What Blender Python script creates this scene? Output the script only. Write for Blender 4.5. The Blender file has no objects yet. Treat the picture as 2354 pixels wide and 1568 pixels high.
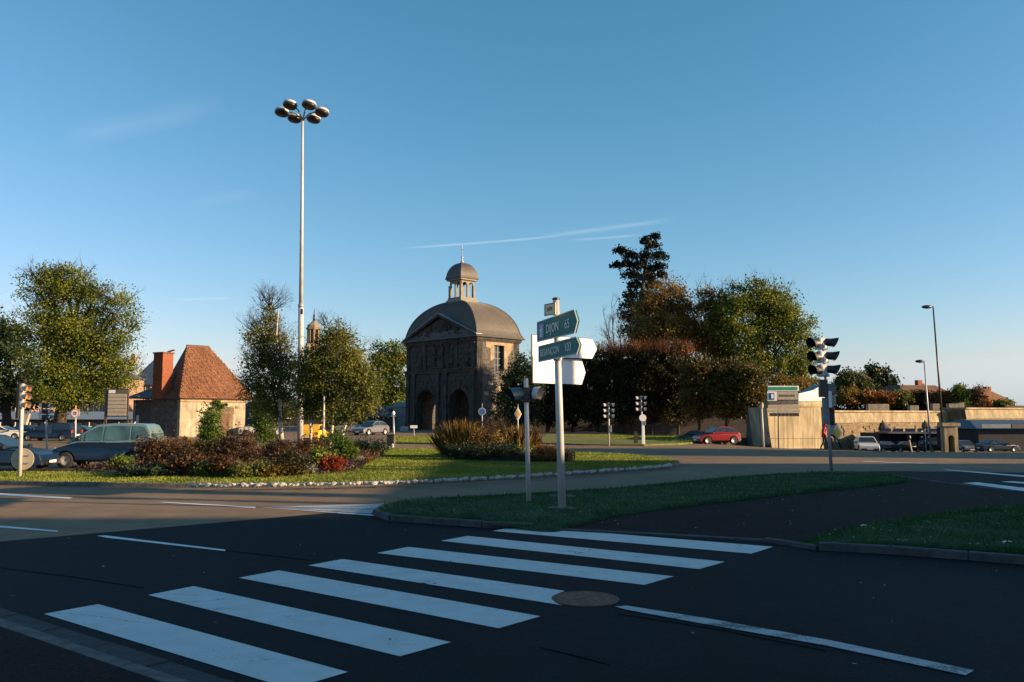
import bpy, bmesh, math, random
import numpy as np
from mathutils import Vector, Matrix
from mathutils.geometry import tessellate_polygon
random.seed(7)
R = math.radians
sc = bpy.context.scene
C = sc.collection

# ------------------------------------------------------------------ camera
F, CX, CY, HOR, EYE = 1900.0, 1176.5, 784.0, 952.0, 2.1
PITCH = math.atan((HOR - CY) / F)
cd = bpy.data.cameras.new('camera'); cam = bpy.data.objects.new('camera', cd); C.objects.link(cam)
cam.location = (0, 0, EYE); cam.rotation_euler = (R(90) + PITCH, 0, 0)
cd.sensor_width = 36; cd.lens = 36 * F / 2353.0; cd.clip_start = 0.05; cd.clip_end = 3000
sc.camera = cam

# ------------------------------------------------------------------ sky, sun, exposure
SUN_AZ, SUN_EL = R(12), R(14)         # sun stands to the right, 12 degrees behind the picture plane
SUN = Vector((math.cos(SUN_AZ) * math.cos(SUN_EL), -math.sin(SUN_AZ) * math.cos(SUN_EL), math.sin(SUN_EL)))
w = bpy.data.worlds.new('World'); sc.world = w; w.use_nodes = True
nt = w.node_tree; N = nt.nodes; L = nt.links
bgn = N['Background']; bgn.inputs[1].default_value = 0.060
sky = N.new('ShaderNodeTexSky'); sky.sky_type = 'NISHITA'; sky.sun_disc = False
sky.sun_elevation = SUN_EL; sky.sun_rotation = R(102); sky.air_density = 1.0; sky.dust_density = 0.5; sky.ozone_density = 2.0
def mth(op, a, b=None, c=None, clamp=False, tree=None):
    t = tree or nt
    n = t.nodes.new('ShaderNodeMath'); n.operation = op; n.use_clamp = clamp
    for i, v in enumerate((a, b, c)):
        if v is None: continue
        if isinstance(v, (int, float)): n.inputs[i].default_value = v
        else: t.links.new(v, n.inputs[i])
    return n.outputs[0]
# deeper blue overhead, paler at the horizon: one curve per channel over the whole sky
ssep = N.new('ShaderNodeSeparateColor'); L.new(sky.outputs[0], ssep.inputs[0]); scom = N.new('ShaderNodeCombineColor')
chs = []
for i, (g, k) in enumerate(((1.38, 1.72), (.90, 1.12), (.98, 1.36))):      # power, scale (of the sky at its strength)
    v = mth('MULTIPLY', ssep.outputs[i], .112); v = mth('POWER', v, g); chs.append(mth('MULTIPLY', v, k / .112))
blue = chs[2]; blue = mth('MAXIMUM', blue, mth('MULTIPLY', chs[1], .98)); L.new(mth('MINIMUM', chs[0], mth('MULTIPLY', blue, .92)), scom.inputs[0]); L.new(mth('MINIMUM', chs[1], mth('MULTIPLY', blue, .99)), scom.inputs[1]); L.new(blue, scom.inputs[2])
# thin high cloud wisps and contrails of the sky, set by direction
tc = N.new('ShaderNodeTexCoord'); sp = N.new('ShaderNodeSeparateXYZ'); L.new(tc.outputs['Generated'], sp.inputs[0])
az = mth('ARCTAN2', sp.outputs[0], sp.outputs[1]); el = mth('ARCSINE', sp.outputs[2])
ns = N.new('ShaderNodeTexNoise'); ns.inputs['Scale'].default_value = 9; ns.inputs['Detail'].default_value = 6
mp = N.new('ShaderNodeMapping'); mp.inputs['Scale'].default_value = (1, 1, 9); L.new(tc.outputs['Generated'], mp.inputs[0]); L.new(mp.outputs[0], ns.inputs[0])
def pix_dir(x, y):
    a = (x - CX) / F; b = (CY - y) / F
    d = Vector((a, math.cos(PITCH) - b * math.sin(PITCH), math.sin(PITCH) + b * math.cos(PITCH)))
    return d
total = None
for (x0, y0, x1, y1, wid, amp) in ((915, 571, 1300, 541, .0018, .42), (1230, 545, 1560, 502, .0038, .17), (1300, 553, 1480, 540, .002, .22), (130, 320, 520, 238, .017, .09), (430, 470, 600, 440, .010, .06), (400, 690, 540, 684, .0018, .2)):
    d0 = pix_dir(x0, y0).normalized(); d1 = pix_dir(x1, y1).normalized()
    a0, a1 = math.atan2(d0.x, d0.y), math.atan2(d1.x, d1.y); e0, e1 = math.asin(d0.z), math.asin(d1.z)
    k = (e1 - e0) / (a1 - a0)
    line = mth('MULTIPLY_ADD', az, k, e0 - k * a0)
    dist = mth('ABSOLUTE', mth('SUBTRACT', el, line))
    band = mth('SUBTRACT', 1.0, mth('DIVIDE', dist, wid), clamp=True)
    mid, half = (a0 + a1) / 2, abs(a1 - a0) / 2
    rng = mth('MULTIPLY', mth('SUBTRACT', 1.0, mth('DIVIDE', mth('ABSOLUTE', mth('SUBTRACT', az, mid)), half), clamp=True), 2.0, clamp=True)
    v = mth('MULTIPLY', mth('MULTIPLY', band, rng), amp)
    total = v if total is None else mth('ADD', total, v)
total = mth('MULTIPLY', total, mth('MULTIPLY', ns.outputs[0], 1.3), clamp=True)
cl = N.new('ShaderNodeMix'); cl.data_type = 'RGBA'; L.new(total, cl.inputs[0]); L.new(scom.outputs[0], cl.inputs[6]); cl.inputs[7].default_value = (7.5, 8.0, 8.3, 1)
L.new(cl.outputs[2], bgn.inputs[0])
sd = bpy.data.lights.new('sun', 'SUN'); so = bpy.data.objects.new('sun', sd); C.objects.link(so)
sd.energy = 5.0; sd.angle = R(0.5); sd.color = (1.0, 0.70, 0.40)
so.rotation_euler = SUN.to_track_quat('Z', 'Y').to_euler(); so.location = (60, -10, 40)
sc.view_settings.view_transform = 'Standard'; sc.view_settings.look = 'None'
sc.view_settings.exposure = 1.2; sc.view_settings.gamma = 1.0; sc.view_settings.use_curve_mapping = False

# ------------------------------------------------------------------ geometry of the place
def smooth(t): t = max(0.0, min(1.0, t)); return t * t * (3 - 2 * t)
def gz(X, Y):                       # the ground falls away to the right, towards the ramparts
    return -0.045 * max(0.0, min(Y, 105.0) - 46) * smooth((X - 10) / 18.0)
def gp(x, y, z=0.0):                # where a line of sight meets the plane at height z
    d = pix_dir(x, y); t = (z - EYE) / d.z
    return Vector((d.x * t, d.y * t, z))
def at(x, y, Y):                    # point at distance Y on that line of sight
    d = pix_dir(x, y); t = Y / d.y
    return Vector((d.x * t, Y, EYE + d.z * t))
def gx(x, Y, dz=0.0):               # ground point at distance Y
    X = (x - CX) / F * Y * 1.0
    X = at(x, 1000, Y).x
    return Vector((X, Y, gz(X, Y) + dz))
def ppm(Y): return F / Y * (math.cos(PITCH) + 0)

# ------------------------------------------------------------------ materials
def mat(name, col, rough=.7, var=.15, scale=6.0, bump=0.0, bscale=None, metal=0.0, col2=None, spec=.5, detail=5, big=None, coat=0.0, coords='Object', streak=0.0):
    m = bpy.data.materials.new(name); m.use_nodes = True; t = m.node_tree; b = t.nodes['Principled BSDF']
    b.inputs['Roughness'].default_value = rough; b.inputs['Metallic'].default_value = metal
    b.inputs['Specular IOR Level'].default_value = spec; b.inputs['Coat Weight'].default_value = coat
    tcn = t.nodes.new('ShaderNodeTexCoord')
    n = t.nodes.new('ShaderNodeTexNoise'); n.inputs['Scale'].default_value = scale; n.inputs['Detail'].default_value = detail
    t.links.new(tcn.outputs[coords], n.inputs[0])
    rp = t.nodes.new('ShaderNodeValToRGB'); t.links.new(n.outputs[0], rp.inputs[0])
    c2 = col2 or tuple(min(1, c * (1 + var)) for c in col); c1 = col if col2 else tuple(c * (1 - var) for c in col)
    rp.color_ramp.elements[0].position = .32; rp.color_ramp.elements[1].position = .68
    rp.color_ramp.elements[0].color = (*c1, 1); rp.color_ramp.elements[1].color = (*c2, 1)
    out = rp.outputs[0]
    for big in ((big if isinstance(big, list) else [big]) if big else []):     # broad stains and wear, fine grit
        n2 = t.nodes.new('ShaderNodeTexNoise'); n2.inputs['Scale'].default_value = big[0]; n2.inputs['Detail'].default_value = 4; t.links.new(tcn.outputs[coords], n2.inputs[0])
        r2 = t.nodes.new('ShaderNodeValToRGB'); t.links.new(n2.outputs[0], r2.inputs[0])
        r2.color_ramp.elements[0].position = .35; r2.color_ramp.elements[1].position = .65
        r2.color_ramp.elements[0].color = (big[1],) * 3 + (1,); r2.color_ramp.elements[1].color = (1, 1, 1, 1)
        mx = t.nodes.new('ShaderNodeMix'); mx.data_type = 'RGBA'; mx.blend_type = 'MULTIPLY'; mx.inputs[0].default_value = 1
        t.links.new(out, mx.inputs[6]); t.links.new(r2.outputs[0], mx.inputs[7]); out = mx.outputs[2]
    if streak:                      # rain streaks running down
        mps = t.nodes.new('ShaderNodeMapping'); mps.inputs['Scale'].default_value = (4.5, 4.5, .35); t.links.new(tcn.outputs[coords], mps.inputs[0])
        n3 = t.nodes.new('ShaderNodeTexNoise'); n3.inputs['Scale'].default_value = .8; n3.inputs['Detail'].default_value = 6; t.links.new(mps.outputs[0], n3.inputs[0])
        r3 = t.nodes.new('ShaderNodeValToRGB'); t.links.new(n3.outputs[0], r3.inputs[0]); r3.color_ramp.elements[0].position = .38; r3.color_ramp.elements[1].position = .6
        r3.color_ramp.elements[0].color = (1 - streak,) * 3 + (1,); r3.color_ramp.elements[1].color = (1, 1, 1, 1)
        m3 = t.nodes.new('ShaderNodeMix'); m3.data_type = 'RGBA'; m3.blend_type = 'MULTIPLY'; m3.inputs[0].default_value = 1
        t.links.new(out, m3.inputs[6]); t.links.new(r3.outputs[0], m3.inputs[7]); out = m3.outputs[2]
    t.links.new(out, b.inputs['Base Color'])
    if bump:
        nb = t.nodes.new('ShaderNodeTexNoise'); nb.inputs['Scale'].default_value = bscale or scale * 4; nb.inputs['Detail'].default_value = 6
        t.links.new(tcn.outputs[coords], nb.inputs[0])
        bp = t.nodes.new('ShaderNodeBump'); bp.inputs['Strength'].default_value = bump; bp.inputs['Distance'].default_value = .05
        t.links.new(nb.outputs[0], bp.inputs['Height']); t.links.new(bp.outputs[0], b.inputs['Normal'])
    return m
def masonry(name, col, col2, mortar, bw, bh, scale=1.0, bump=.6, axis='box'):
    m = mat(name, col, .9, .2, 3, 0, col2=col2, big=(.5, .6)); t = m.node_tree; b = t.nodes['Principled BSDF']
    src = b.inputs['Base Color'].links[0].from_socket
    tcn = t.nodes.new('ShaderNodeTexCoord'); vo = t.nodes.new('ShaderNodeTexVoronoi'); vo.feature = 'DISTANCE_TO_EDGE'
    mpn = t.nodes.new('ShaderNodeMapping'); mpn.inputs['Scale'].default_value = (1 / bw, 1 / bw, 1 / bh); t.links.new(tcn.outputs['Object'], mpn.inputs[0]); t.links.new(mpn.outputs[0], vo.inputs[0]); vo.inputs['Scale'].default_value = scale
    vc = t.nodes.new('ShaderNodeTexVoronoi'); vc.inputs['Scale'].default_value = scale; t.links.new(mpn.outputs[0], vc.inputs[0])
    rp = t.nodes.new('ShaderNodeValToRGB'); t.links.new(vo.outputs[0], rp.inputs[0]); rp.color_ramp.elements[0].position = .02; rp.color_ramp.elements[1].position = .10
    hs = t.nodes.new('ShaderNodeHueSaturation'); t.links.new(src, hs.inputs['Color']); sx = t.nodes.new('ShaderNodeSeparateColor'); t.links.new(vc.outputs['Color'], sx.inputs[0])
    t.links.new(mth('MULTIPLY_ADD', sx.outputs[0], .8, .6, tree=t), hs.inputs['Value'])
    mx = t.nodes.new('ShaderNodeMix'); mx.data_type = 'RGBA'; t.links.new(rp.outputs[0], mx.inputs[0]); mx.inputs[6].default_value = (*mortar, 1); t.links.new(hs.outputs[0], mx.inputs[7])
    t.links.new(mx.outputs[2], b.inputs['Base Color'])
    bp = t.nodes.new('ShaderNodeBump'); bp.inputs['Strength'].default_value = bump; bp.inputs['Distance'].default_value = .06
    t.links.new(rp.outputs[0], bp.inputs['Height']); t.links.new(bp.outputs[0], b.inputs['Normal'])
    return m
def leafmat(name, cols, transl=.35, rough=.55, clump=.55):
    m = bpy.data.materials.new(name); m.use_nodes = True; t = m.node_tree; b = t.nodes['Principled BSDF']; o = t.nodes['Material Output']
    b.inputs['Roughness'].default_value = rough; b.inputs['Specular IOR Level'].default_value = .25
    g = t.nodes.new('ShaderNodeNewGeometry'); tcn = t.nodes.new('ShaderNodeTexCoord')
    n = t.nodes.new('ShaderNodeTexNoise'); n.inputs['Scale'].default_value = clump; n.inputs['Detail'].default_value = 3; t.links.new(tcn.outputs['Object'], n.inputs[0])
    v = mth('MULTIPLY_ADD', g.outputs['Random Per Island'], .42, mth('MULTIPLY_ADD', n.outputs[0], 1.5, -.46, tree=t), tree=t)
    rp = t.nodes.new('ShaderNodeValToRGB'); t.links.new(v, rp.inputs[0]); cr = rp.color_ramp
    while len(cr.elements) < len(cols): cr.elements.new(.5)
    for i, c in enumerate(cols): cr.elements[i].position = .1 + .8 * i / (len(cols) - 1); cr.elements[i].color = (*c, 1)
    t.links.new(rp.outputs[0], b.inputs['Base Color'])
    tr = t.nodes.new('ShaderNodeBsdfTranslucent'); t.links.new(rp.outputs[0], tr.inputs[0])
    mx = t.nodes.new('ShaderNodeMixShader'); mx.inputs[0].default_value = transl
    t.links.new(b.outputs[0], mx.inputs[1]); t.links.new(tr.outputs[0], mx.inputs[2]); t.links.new(mx.outputs[0], o.inputs[0])
    return m

M = {}
M['old_asphalt'] = mat('old_asphalt', (.240, .165, .100), .8, .15, 1.2, .35, 60, big=[(.18, .75), (30, .7)], spec=.3)
M['asphalt'] = mat('asphalt', (.0048, .0175, .0268), .8, .25, 2.0, .9, 55, big=[(.35, .6), (42, .35), (6, .75)], spec=.14)
M['path'] = mat('path', (.022, .018, .022), .9, .75, 26, 1.3, 40, big=[(1.2, .6), (60, .35)], spec=.15)
M['soil'] = mat('soil', (.03, .02, .013), .95, .4, 6, .6)
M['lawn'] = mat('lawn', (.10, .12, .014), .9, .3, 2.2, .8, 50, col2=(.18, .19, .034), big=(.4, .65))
M['lawn_shade_tone'] = mat('lawn_shade_tone', (.010, .045, .014), .9, .3, 3.5, .8, 50, col2=(.028, .08, .024), big=(.9, .55))  # darker copy of the lawn, the island's shade put into its colour
M['kerb'] = mat('kerb', (.12, .112, .105), .85, .35, 7, .5, 30, big=(.8, .6))
M['kerb_dark'] = mat('kerb_dark', (.060, .062, .066), .85, .35, 7, .5, 30, big=(.8, .6))
M['white_stone'] = mat('white_stone', (.37, .36, .34), .8, .3, 9, .4)
M['white'] = mat('white', (.78, .77, .74), .45, .06, 3, spec=.5)
M['pole_white'] = mat('pole_white', (.50, .49, .475), .4, .10, 4, .05, 20, big=(1.5, .8))
M['galv'] = mat('galv', (.34, .35, .36), .45, .15, 5, metal=.4)
M['black'] = mat('black', (.012, .012, .013), .5, .2, 5)
M['dark_metal'] = mat('dark_metal', (.025, .027, .032), .4, .2, 5, metal=.3)
M['brown_metal'] = mat('brown_metal', (.06, .04, .03), .5, .2, 5)
M['grey_box'] = mat('grey_box', (.16, .165, .17), .55, .2, 5)
M['green_sign'] = mat('green_sign', (.002, .13, .115), .5, .08, 3, spec=.2)
M['green_bright'] = mat('green_bright', (.01, .28, .15), .4, .08, 3)
M['blue_sign'] = mat('blue_sign', (.03, .12, .35), .4, .08, 3)
M['letter'] = mat('letter', (.62, .64, .60), .5, .1, 30)
M['cream_sign'] = mat('cream_sign', (.62, .50, .30), .5, .1, 5)
M['yellow'] = mat('yellow', (.75, .42, .02), .45, .08, 5)
M['orange'] = mat('orange', (.60, .20, .03), .5, .15, 5)
M['red'] = mat('red', (.42, .02, .015), .5, .12, 5)
M['beige_panel'] = mat('beige_panel', (.38, .33, .25), .6, .12, 5)
M['iron'] = mat('iron', (.17, .09, .06), .85, .35, 12, .6, 60, metal=.25)
M['glass'] = mat('glass', (.02, .03, .035), .06, .1, 2, spec=.8)
M['tyre'] = mat('tyre', (.014, .014, .014), .85, .2, 8)
M['rim'] = mat('rim', (.50, .46, .40), .35, .1, 8, metal=.5)
M['lamp_glass'] = mat('lamp_glass', (.6, .6, .58), .15, .1, 5)
M['bark'] = mat('bark', (.045, .034, .025), .95, .4, 8, .8, 22)
M['birch_bark'] = mat('birch_bark', (.52, .46, .37), .8, .45, 5, .3, 15)
M['slate'] = mat('slate', (.075, .078, .088), .55, .35, 5, .3, 14, big=(.5, .75), spec=.5)
M['dome_slate'] = mat('dome_slate', (.072, .062, .052), .6, .30, 4, .3, 10, big=(.35, .7), spec=.5)
M['tile'] = mat('tile', (.13, .050, .024), .85, .35, 3.2, .4, col2=(.27, .125, .060), big=(.5, .75))
M['tile_brown'] = mat('tile_brown', (.12, .06, .035), .85, .3, 3, .3, 12, big=(.3, .7))
M['brick'] = mat('brick', (.21, .062, .026), .85, .25, 5, .3, 18)
M['render'] = mat('render', (.36, .30, .20), .9, .12, 1.5, .4, 12, col2=(.48, .43, .33), big=[(.6, .7), (2.2, .75)], streak=.25)
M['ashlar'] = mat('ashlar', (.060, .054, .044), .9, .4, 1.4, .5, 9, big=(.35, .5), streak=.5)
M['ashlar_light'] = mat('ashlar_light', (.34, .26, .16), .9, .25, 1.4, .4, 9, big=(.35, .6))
M['rubble'] = masonry('rubble', (.075, .068, .060), (.15, .135, .115), (.12, .11, .095), .28, .16)
M['rampart'] = masonry('rampart', (.15, .105, .058), (.26, .19, .11), (.14, .11, .07), .55, .30)
M['bastion'] = mat('bastion', (.30, .24, .14), .9, .2, 1.2, .4, 8, col2=(.40, .34, .22), big=(.4, .7), streak=.38)
M['tar'] = mat('tar', (.003, .003, .004), .95, .1, 5, spec=.02)
M['shelter_dark'] = mat('shelter_dark', (.014, .015, .020), .8, .3, 3)
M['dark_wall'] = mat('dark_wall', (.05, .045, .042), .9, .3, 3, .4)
M['plaster_pink'] = mat('plaster_pink', (.26, .17, .12), .9, .2, 2, .2)
M['blue_roof'] = mat('blue_roof', (.04, .06, .10), .5, .2, 3)
M['van_glass'] = mat('van_glass', (.05, .105, .11), .12, .5, 1.6, spec=.8)  # lighter, uneven glass colour suggests reflections
M['pale_teal'] = paint_mat('pale_teal', (.13, .20, .22)) if False else mat('pale_teal', (.12, .19, .21), .3, .1, 2, coat=.5)
M['zinc'] = mat('zinc', (.20, .24, .28), .45, .15, 3, metal=.2)
M['skin'] = mat('skin', (.42, .24, .17), .6, .05, 9)
M['dark_cloth'] = mat('dark_cloth', (.02, .022, .03), .9, .2, 9)
def paint_mat(name, col): return mat(name, col, .28, .06, 2, spec=.55, coat=.6)
M['navy_paint'] = mat('navy_paint', (.006, .020, .050), .3, .06, 2, spec=.4, coat=.15); M['red_paint'] = paint_mat('red_paint', (.20, .008, .008))
M['white_paint'] = paint_mat('white_paint', (.62, .60, .56)); M['shade_silver_paint'] = paint_mat('shade_silver_paint', (.12, .13, .15)); M['lantern_stone'] = mat('lantern_stone', (.20, .18, .14), .85, .2, 3, .3, 9); M['gutter'] = mat('gutter', (.030, .033, .038), .85, .35, 7, .5, 30, big=(.8, .6))  # silver darkened so the colour itself carries the parked car's shade
M['black_paint'] = paint_mat('black_paint', (.010, .012, .016)); M['teal_paint'] = paint_mat('teal_paint', (.014, .055, .085))
# worn road paint: asphalt shows through
def roadpaint(name, col, wear):
    m = mat(name, col, .6, .08, 3, .25, 60, spec=.35); t = m.node_tree; b = t.nodes['Principled BSDF']; src = b.inputs['Base Color'].links[0].from_socket
    tcn = t.nodes.new('ShaderNodeTexCoord')
    def nz(s, d, sc_=(1, 1, 1)):
        mpn = t.nodes.new('ShaderNodeMapping'); mpn.inputs['Scale'].default_value = sc_; mpn.inputs['Rotation'].default_value = (0, 0, R(27)); t.links.new(tcn.outputs['Object'], mpn.inputs[0])
        n = t.nodes.new('ShaderNodeTexNoise'); n.inputs['Scale'].default_value = s; n.inputs['Detail'].default_value = d; t.links.new(mpn.outputs[0], n.inputs[0]); return n.outputs[0]
    a = mth('MULTIPLY', nz(45, 4), .45, tree=t); c = mth('MULTIPLY', nz(1.5, 6, (.6, 3, 1)), .6, tree=t); s = mth('ADD', a, c, tree=t)
    k = mth('MULTIPLY', mth('SUBTRACT', s, wear, tree=t), 14, clamp=True, tree=t)
    vo = t.nodes.new('ShaderNodeTexVoronoi'); vo.feature = 'DISTANCE_TO_EDGE'; vo.inputs['Scale'].default_value = .9
    mpv = t.nodes.new('ShaderNodeMapping'); mpv.inputs['Rotation'].default_value = (0, 0, R(27)); mpv.inputs['Scale'].default_value = (.5, 1.6, 1)
    wn = t.nodes.new('ShaderNodeTexNoise'); wn.inputs['Scale'].default_value = 5; t.links.new(tcn.outputs['Object'], wn.inputs[0])
    ad = t.nodes.new('ShaderNodeVectorMath'); ad.operation = 'MULTIPLY_ADD'; ad.inputs[1].default_value = (.25,) * 3; t.links.new(wn.outputs['Color'], ad.inputs[0]); t.links.new(tcn.outputs['Object'], ad.inputs[2])
    t.links.new(ad.outputs[0], mpv.inputs[0]); t.links.new(mpv.outputs[0], vo.inputs[0])
    crack = mth('GREATER_THAN', mth('ADD', vo.outputs[0], mth('MULTIPLY', nz(.8, 2), .02, tree=t), tree=t), .0155, tree=t)
    k = mth('MULTIPLY', k, mth('MAXIMUM', crack, mth('LESS_THAN', nz(.55, 2), .56, tree=t), tree=t), tree=t)
    k = mth('MULTIPLY_ADD', k, .85, .0, tree=t); k = mth('MAXIMUM', k, .12, tree=t)
    mx = t.nodes.new('ShaderNodeMix'); mx.data_type = 'RGBA'; t.links.new(k, mx.inputs[0]); mx.inputs[6].default_value = (.06, .065, .07, 1); t.links.new(src, mx.inputs[7])
    t.links.new(mx.outputs[2], b.inputs['Base Color']); return m
M['stripe'] = roadpaint('stripe', (.62, .64, .64), .335)
M['line'] = roadpaint('line', (.75, .75, .75), .34)
M['worn_line'] = roadpaint('worn_line', (.45, .46, .47), .44)

# foliage palettes
LM = {
 'green': leafmat('leaf_green', [(.018, .042, .008), (.06, .105, .016), (.13, .165, .024), (.26, .22, .025)]),
 'big_green': leafmat('leaf_olive', [(.026, .048, .008), (.085, .125, .014), (.17, .195, .022), (.27, .23, .028)]),
 'dark': leafmat('leaf_dark', [(.008, .022, .012), (.018, .036, .014), (.030, .05, .016)], .2),
 'cedar': leafmat('leaf_cedar', [(.004, .010, .010), (.008, .018, .014), (.016, .026, .016)], .08),
 'brown': leafmat('leaf_brown', [(.055, .036, .012), (.14, .085, .020), (.22, .14, .028), (.24, .18, .025)]),
 'round': leafmat('leaf_round', [(.022, .022, .007), (.062, .055, .014), (.11, .085, .022), (.15, .10, .026)]),
 'fringe': leafmat('leaf_fringe', [(.045, .020, .010), (.13, .048, .016), (.24, .10, .03)]),
 'rust': leafmat('leaf_rust', [(.035, .018, .009), (.090, .044, .016), (.15, .075, .025)]),
 'hedge': leafmat('leaf_hedge', [(.010, .013, .005), (.026, .026, .008), (.050, .044, .012), (.085, .055, .014)]),
 'birch': leafmat('leaf_birch', [(.035, .044, .010), (.095, .112, .022), (.17, .175, .034), (.22, .20, .035)]),
 'ivy': leafmat('leaf_ivy', [(.022, .055, .008), (.07, .13, .014), (.15, .20, .026)]),
 'red': leafmat('leaf_red', [(.10, .014, .007), (.24, .035, .013), (.32, .07, .018)]),
 'lime': leafmat('leaf_lime', [(.16, .19, .02), (.36, .36, .04), (.50, .46, .09)]),
 'pale': leafmat('leaf_pale', [(.08, .10, .06), (.20, .20, .14), (.42, .38, .33)]),
 'bronze': leafmat('leaf_bronze', [(.018, .011, .007), (.05, .028, .014), (.10, .055, .024), (.15, .09, .04)]),
 'orange': leafmat('leaf_orange', [(.12, .045, .010), (.26, .095, .02), (.34, .16, .03)]),
 'far': leafmat('leaf_far', [(.035, .05, .018), (.07, .085, .028), (.11, .11, .04)]),
 'grass': leafmat('grass_shade_tone', [(.009, .050, .012), (.022, .095, .020), (.05, .13, .034)], .3, clump=1.2),  # blades for the shaded island, shade mixed into the greens
 'sun_tone_grass': leafmat('grass_sun_tone', [(.09, .125, .014), (.16, .20, .026), (.27, .28, .055)], .3, clump=.5),  # blades for the open lawn, brightened to carry the sunlight
 'dry': leafmat('leaf_fallen', [(.10, .06, .03), (.28, .20, .12), (.5, .45, .38)], .1, clump=3),
}

# ------------------------------------------------------------------ mesh helpers
def tag(o, label=None, cat=None, group=None, kind=None):
    if label: o['label'] = label
    if cat: o['category'] = cat
    if group: o['group'] = group
    if kind: o['kind'] = kind
    return o
def empty(name, loc=(0, 0, 0), rz=0.0, label=None, cat=None, group=None, kind=None):
    o = bpy.data.objects.new(name, None); C.objects.link(o); o.location = loc; o.rotation_euler = (0, 0, rz); o.empty_display_size = .3
    return tag(o, label, cat, group, kind)
def frame(d, up=(0, 0, 1)):
    d = Vector(d).normalized(); u = Vector(up)
    if abs(d.dot(u)) > .98: u = Vector((1, 0, 0))
    s = d.cross(u).normalized(); return s, s.cross(d).normalized(), d
class MB:
    def __init__(s): s.v = []; s.f = []; s.m = []; s.k = 0
    def add(s, vs, fs, mi=None):
        b = len(s.v); s.v += [tuple(v) for v in vs]; s.f += [tuple(b + i for i in f) for f in fs]; s.m += [s.k if mi is None else mi] * len(fs); return s
    def box(s, c, d, rz=0.0, tap=1.0, mi=None):
        cx, cy, cz = c; a, b, h = d[0] / 2, d[1] / 2, d[2] / 2; cs, sn = math.cos(rz), math.sin(rz); vs = []
        for z, k in ((-h, 1), (h, tap)):
            for x, y in ((-a, -b), (a, -b), (a, b), (-a, b)):
                x *= k; y *= k; vs.append((cx + x * cs - y * sn, cy + x * sn + y * cs, cz + z))
        return s.add(vs, [(3, 2, 1, 0), (4, 5, 6, 7), (0, 1, 5, 4), (1, 2, 6, 5), (2, 3, 7, 6), (3, 0, 4, 7)], mi)
    def tube(s, pts, rs, n=8, cap=True, mi=None):
        pts = [Vector(p) for p in pts]
        if not hasattr(rs, '__len__'): rs = [rs] * len(pts)
        vs = []; fs = []
        for i, p in enumerate(pts):
            d = (pts[min(i + 1, len(pts) - 1)] - pts[max(i - 1, 0)])
            a, b, _ = frame(d, (0, 0.001, 1))
            for j in range(n):
                t = 2 * math.pi * j / n; vs.append(p + (a * math.cos(t) + b * math.sin(t)) * rs[i])
        for i in range(len(pts) - 1):
            for j in range(n):
                k = (j + 1) % n; fs.append((i * n + j, i * n + k, (i + 1) * n + k, (i + 1) * n + j))
        if cap: fs += [tuple(range(n))[::-1], tuple((len(pts) - 1) * n + j for j in range(n))]
        return s.add(vs, fs, mi)
    def lathe(s, prof, c=(0, 0, 0), n=16, axis=(0, 0, 1), mi=None, cap=True):
        a, b, d = frame(axis, (0, 0.001, 1)); c = Vector(c); vs = []; fs = []
        for r, h in prof:
            for j in range(n):
                t = 2 * math.pi * j / n; vs.append(c + d * h + (a * math.cos(t) + b * math.sin(t)) * r)
        for i in range(len(prof) - 1):
            for j in range(n):
                k = (j + 1) % n; fs.append((i * n + j, i * n + k, (i + 1) * n + k, (i + 1) * n + j))
        if cap: fs += [tuple(range(n))[::-1], tuple((len(prof) - 1) * n + j for j in range(n))]
        return s.add(vs, fs, mi)
    def prism(s, poly, off, mi=None):       # closed 3-D polygon pushed along off
        poly = [Vector(p) for p in poly]; off = Vector(off); n = len(poly)
        tri = tessellate_polygon([poly]); fs = [tuple(t) for t in tri] + [tuple(n + i for i in t[::-1]) for t in tri]
        fs += [(i, (i + 1) % n, n + (i + 1) % n, n + i) for i in range(n)]
        return s.add(poly + [p + off for p in poly], fs, mi)
    def poly(s, poly, mi=None):
        poly = [Vector(p) for p in poly]; return s.add(poly, [tuple(t) for t in tessellate_polygon([poly])], mi)
    def build(s, name, mats, parent=None, smooth_=False, local=False, bevel=0, fixn=True):
        me = bpy.data.meshes.new(name); me.from_pydata(s.v, [], s.f)
        if not isinstance(mats, (list, tuple)): mats = [mats]
        for m in mats: me.materials.append(M[m] if isinstance(m, str) else m)
        me.polygons.foreach_set('material_index', s.m)
        if fixn:
            bm = bmesh.new(); bm.from_mesh(me); bmesh.ops.recalc_face_normals(bm, faces=bm.faces); bm.to_mesh(me); bm.free()
        if smooth_: me.polygons.foreach_set('use_smooth', [True] * len(me.polygons))
        me.update()
        o = bpy.data.objects.new(name, me); C.objects.link(o)
        if parent is not None: o.parent = parent
        if bevel:
            b = o.modifiers.new('bevel', 'BEVEL'); b.width = bevel; b.segments = 2; b.limit_method = 'ANGLE'; b.angle_limit = R(35); b.harden_normals = smooth_
        return o
def inst(me_obj, name, parent=None, loc=(0, 0, 0), rot=(0, 0, 0), scl=(1, 1, 1)):
    o = bpy.data.objects.new(name, me_obj.data if hasattr(me_obj, 'data') else me_obj); C.objects.link(o)
    o.location = loc; o.rotation_euler = rot; o.scale = scl
    if parent is not None: o.parent = parent
    return o
def copy_tree(o, parent=None):
    c = o.copy(); C.objects.link(c)
    if parent is not None: c.parent = parent
    for ch in list(o.children): copy_tree(ch, c)
    return c
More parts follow.
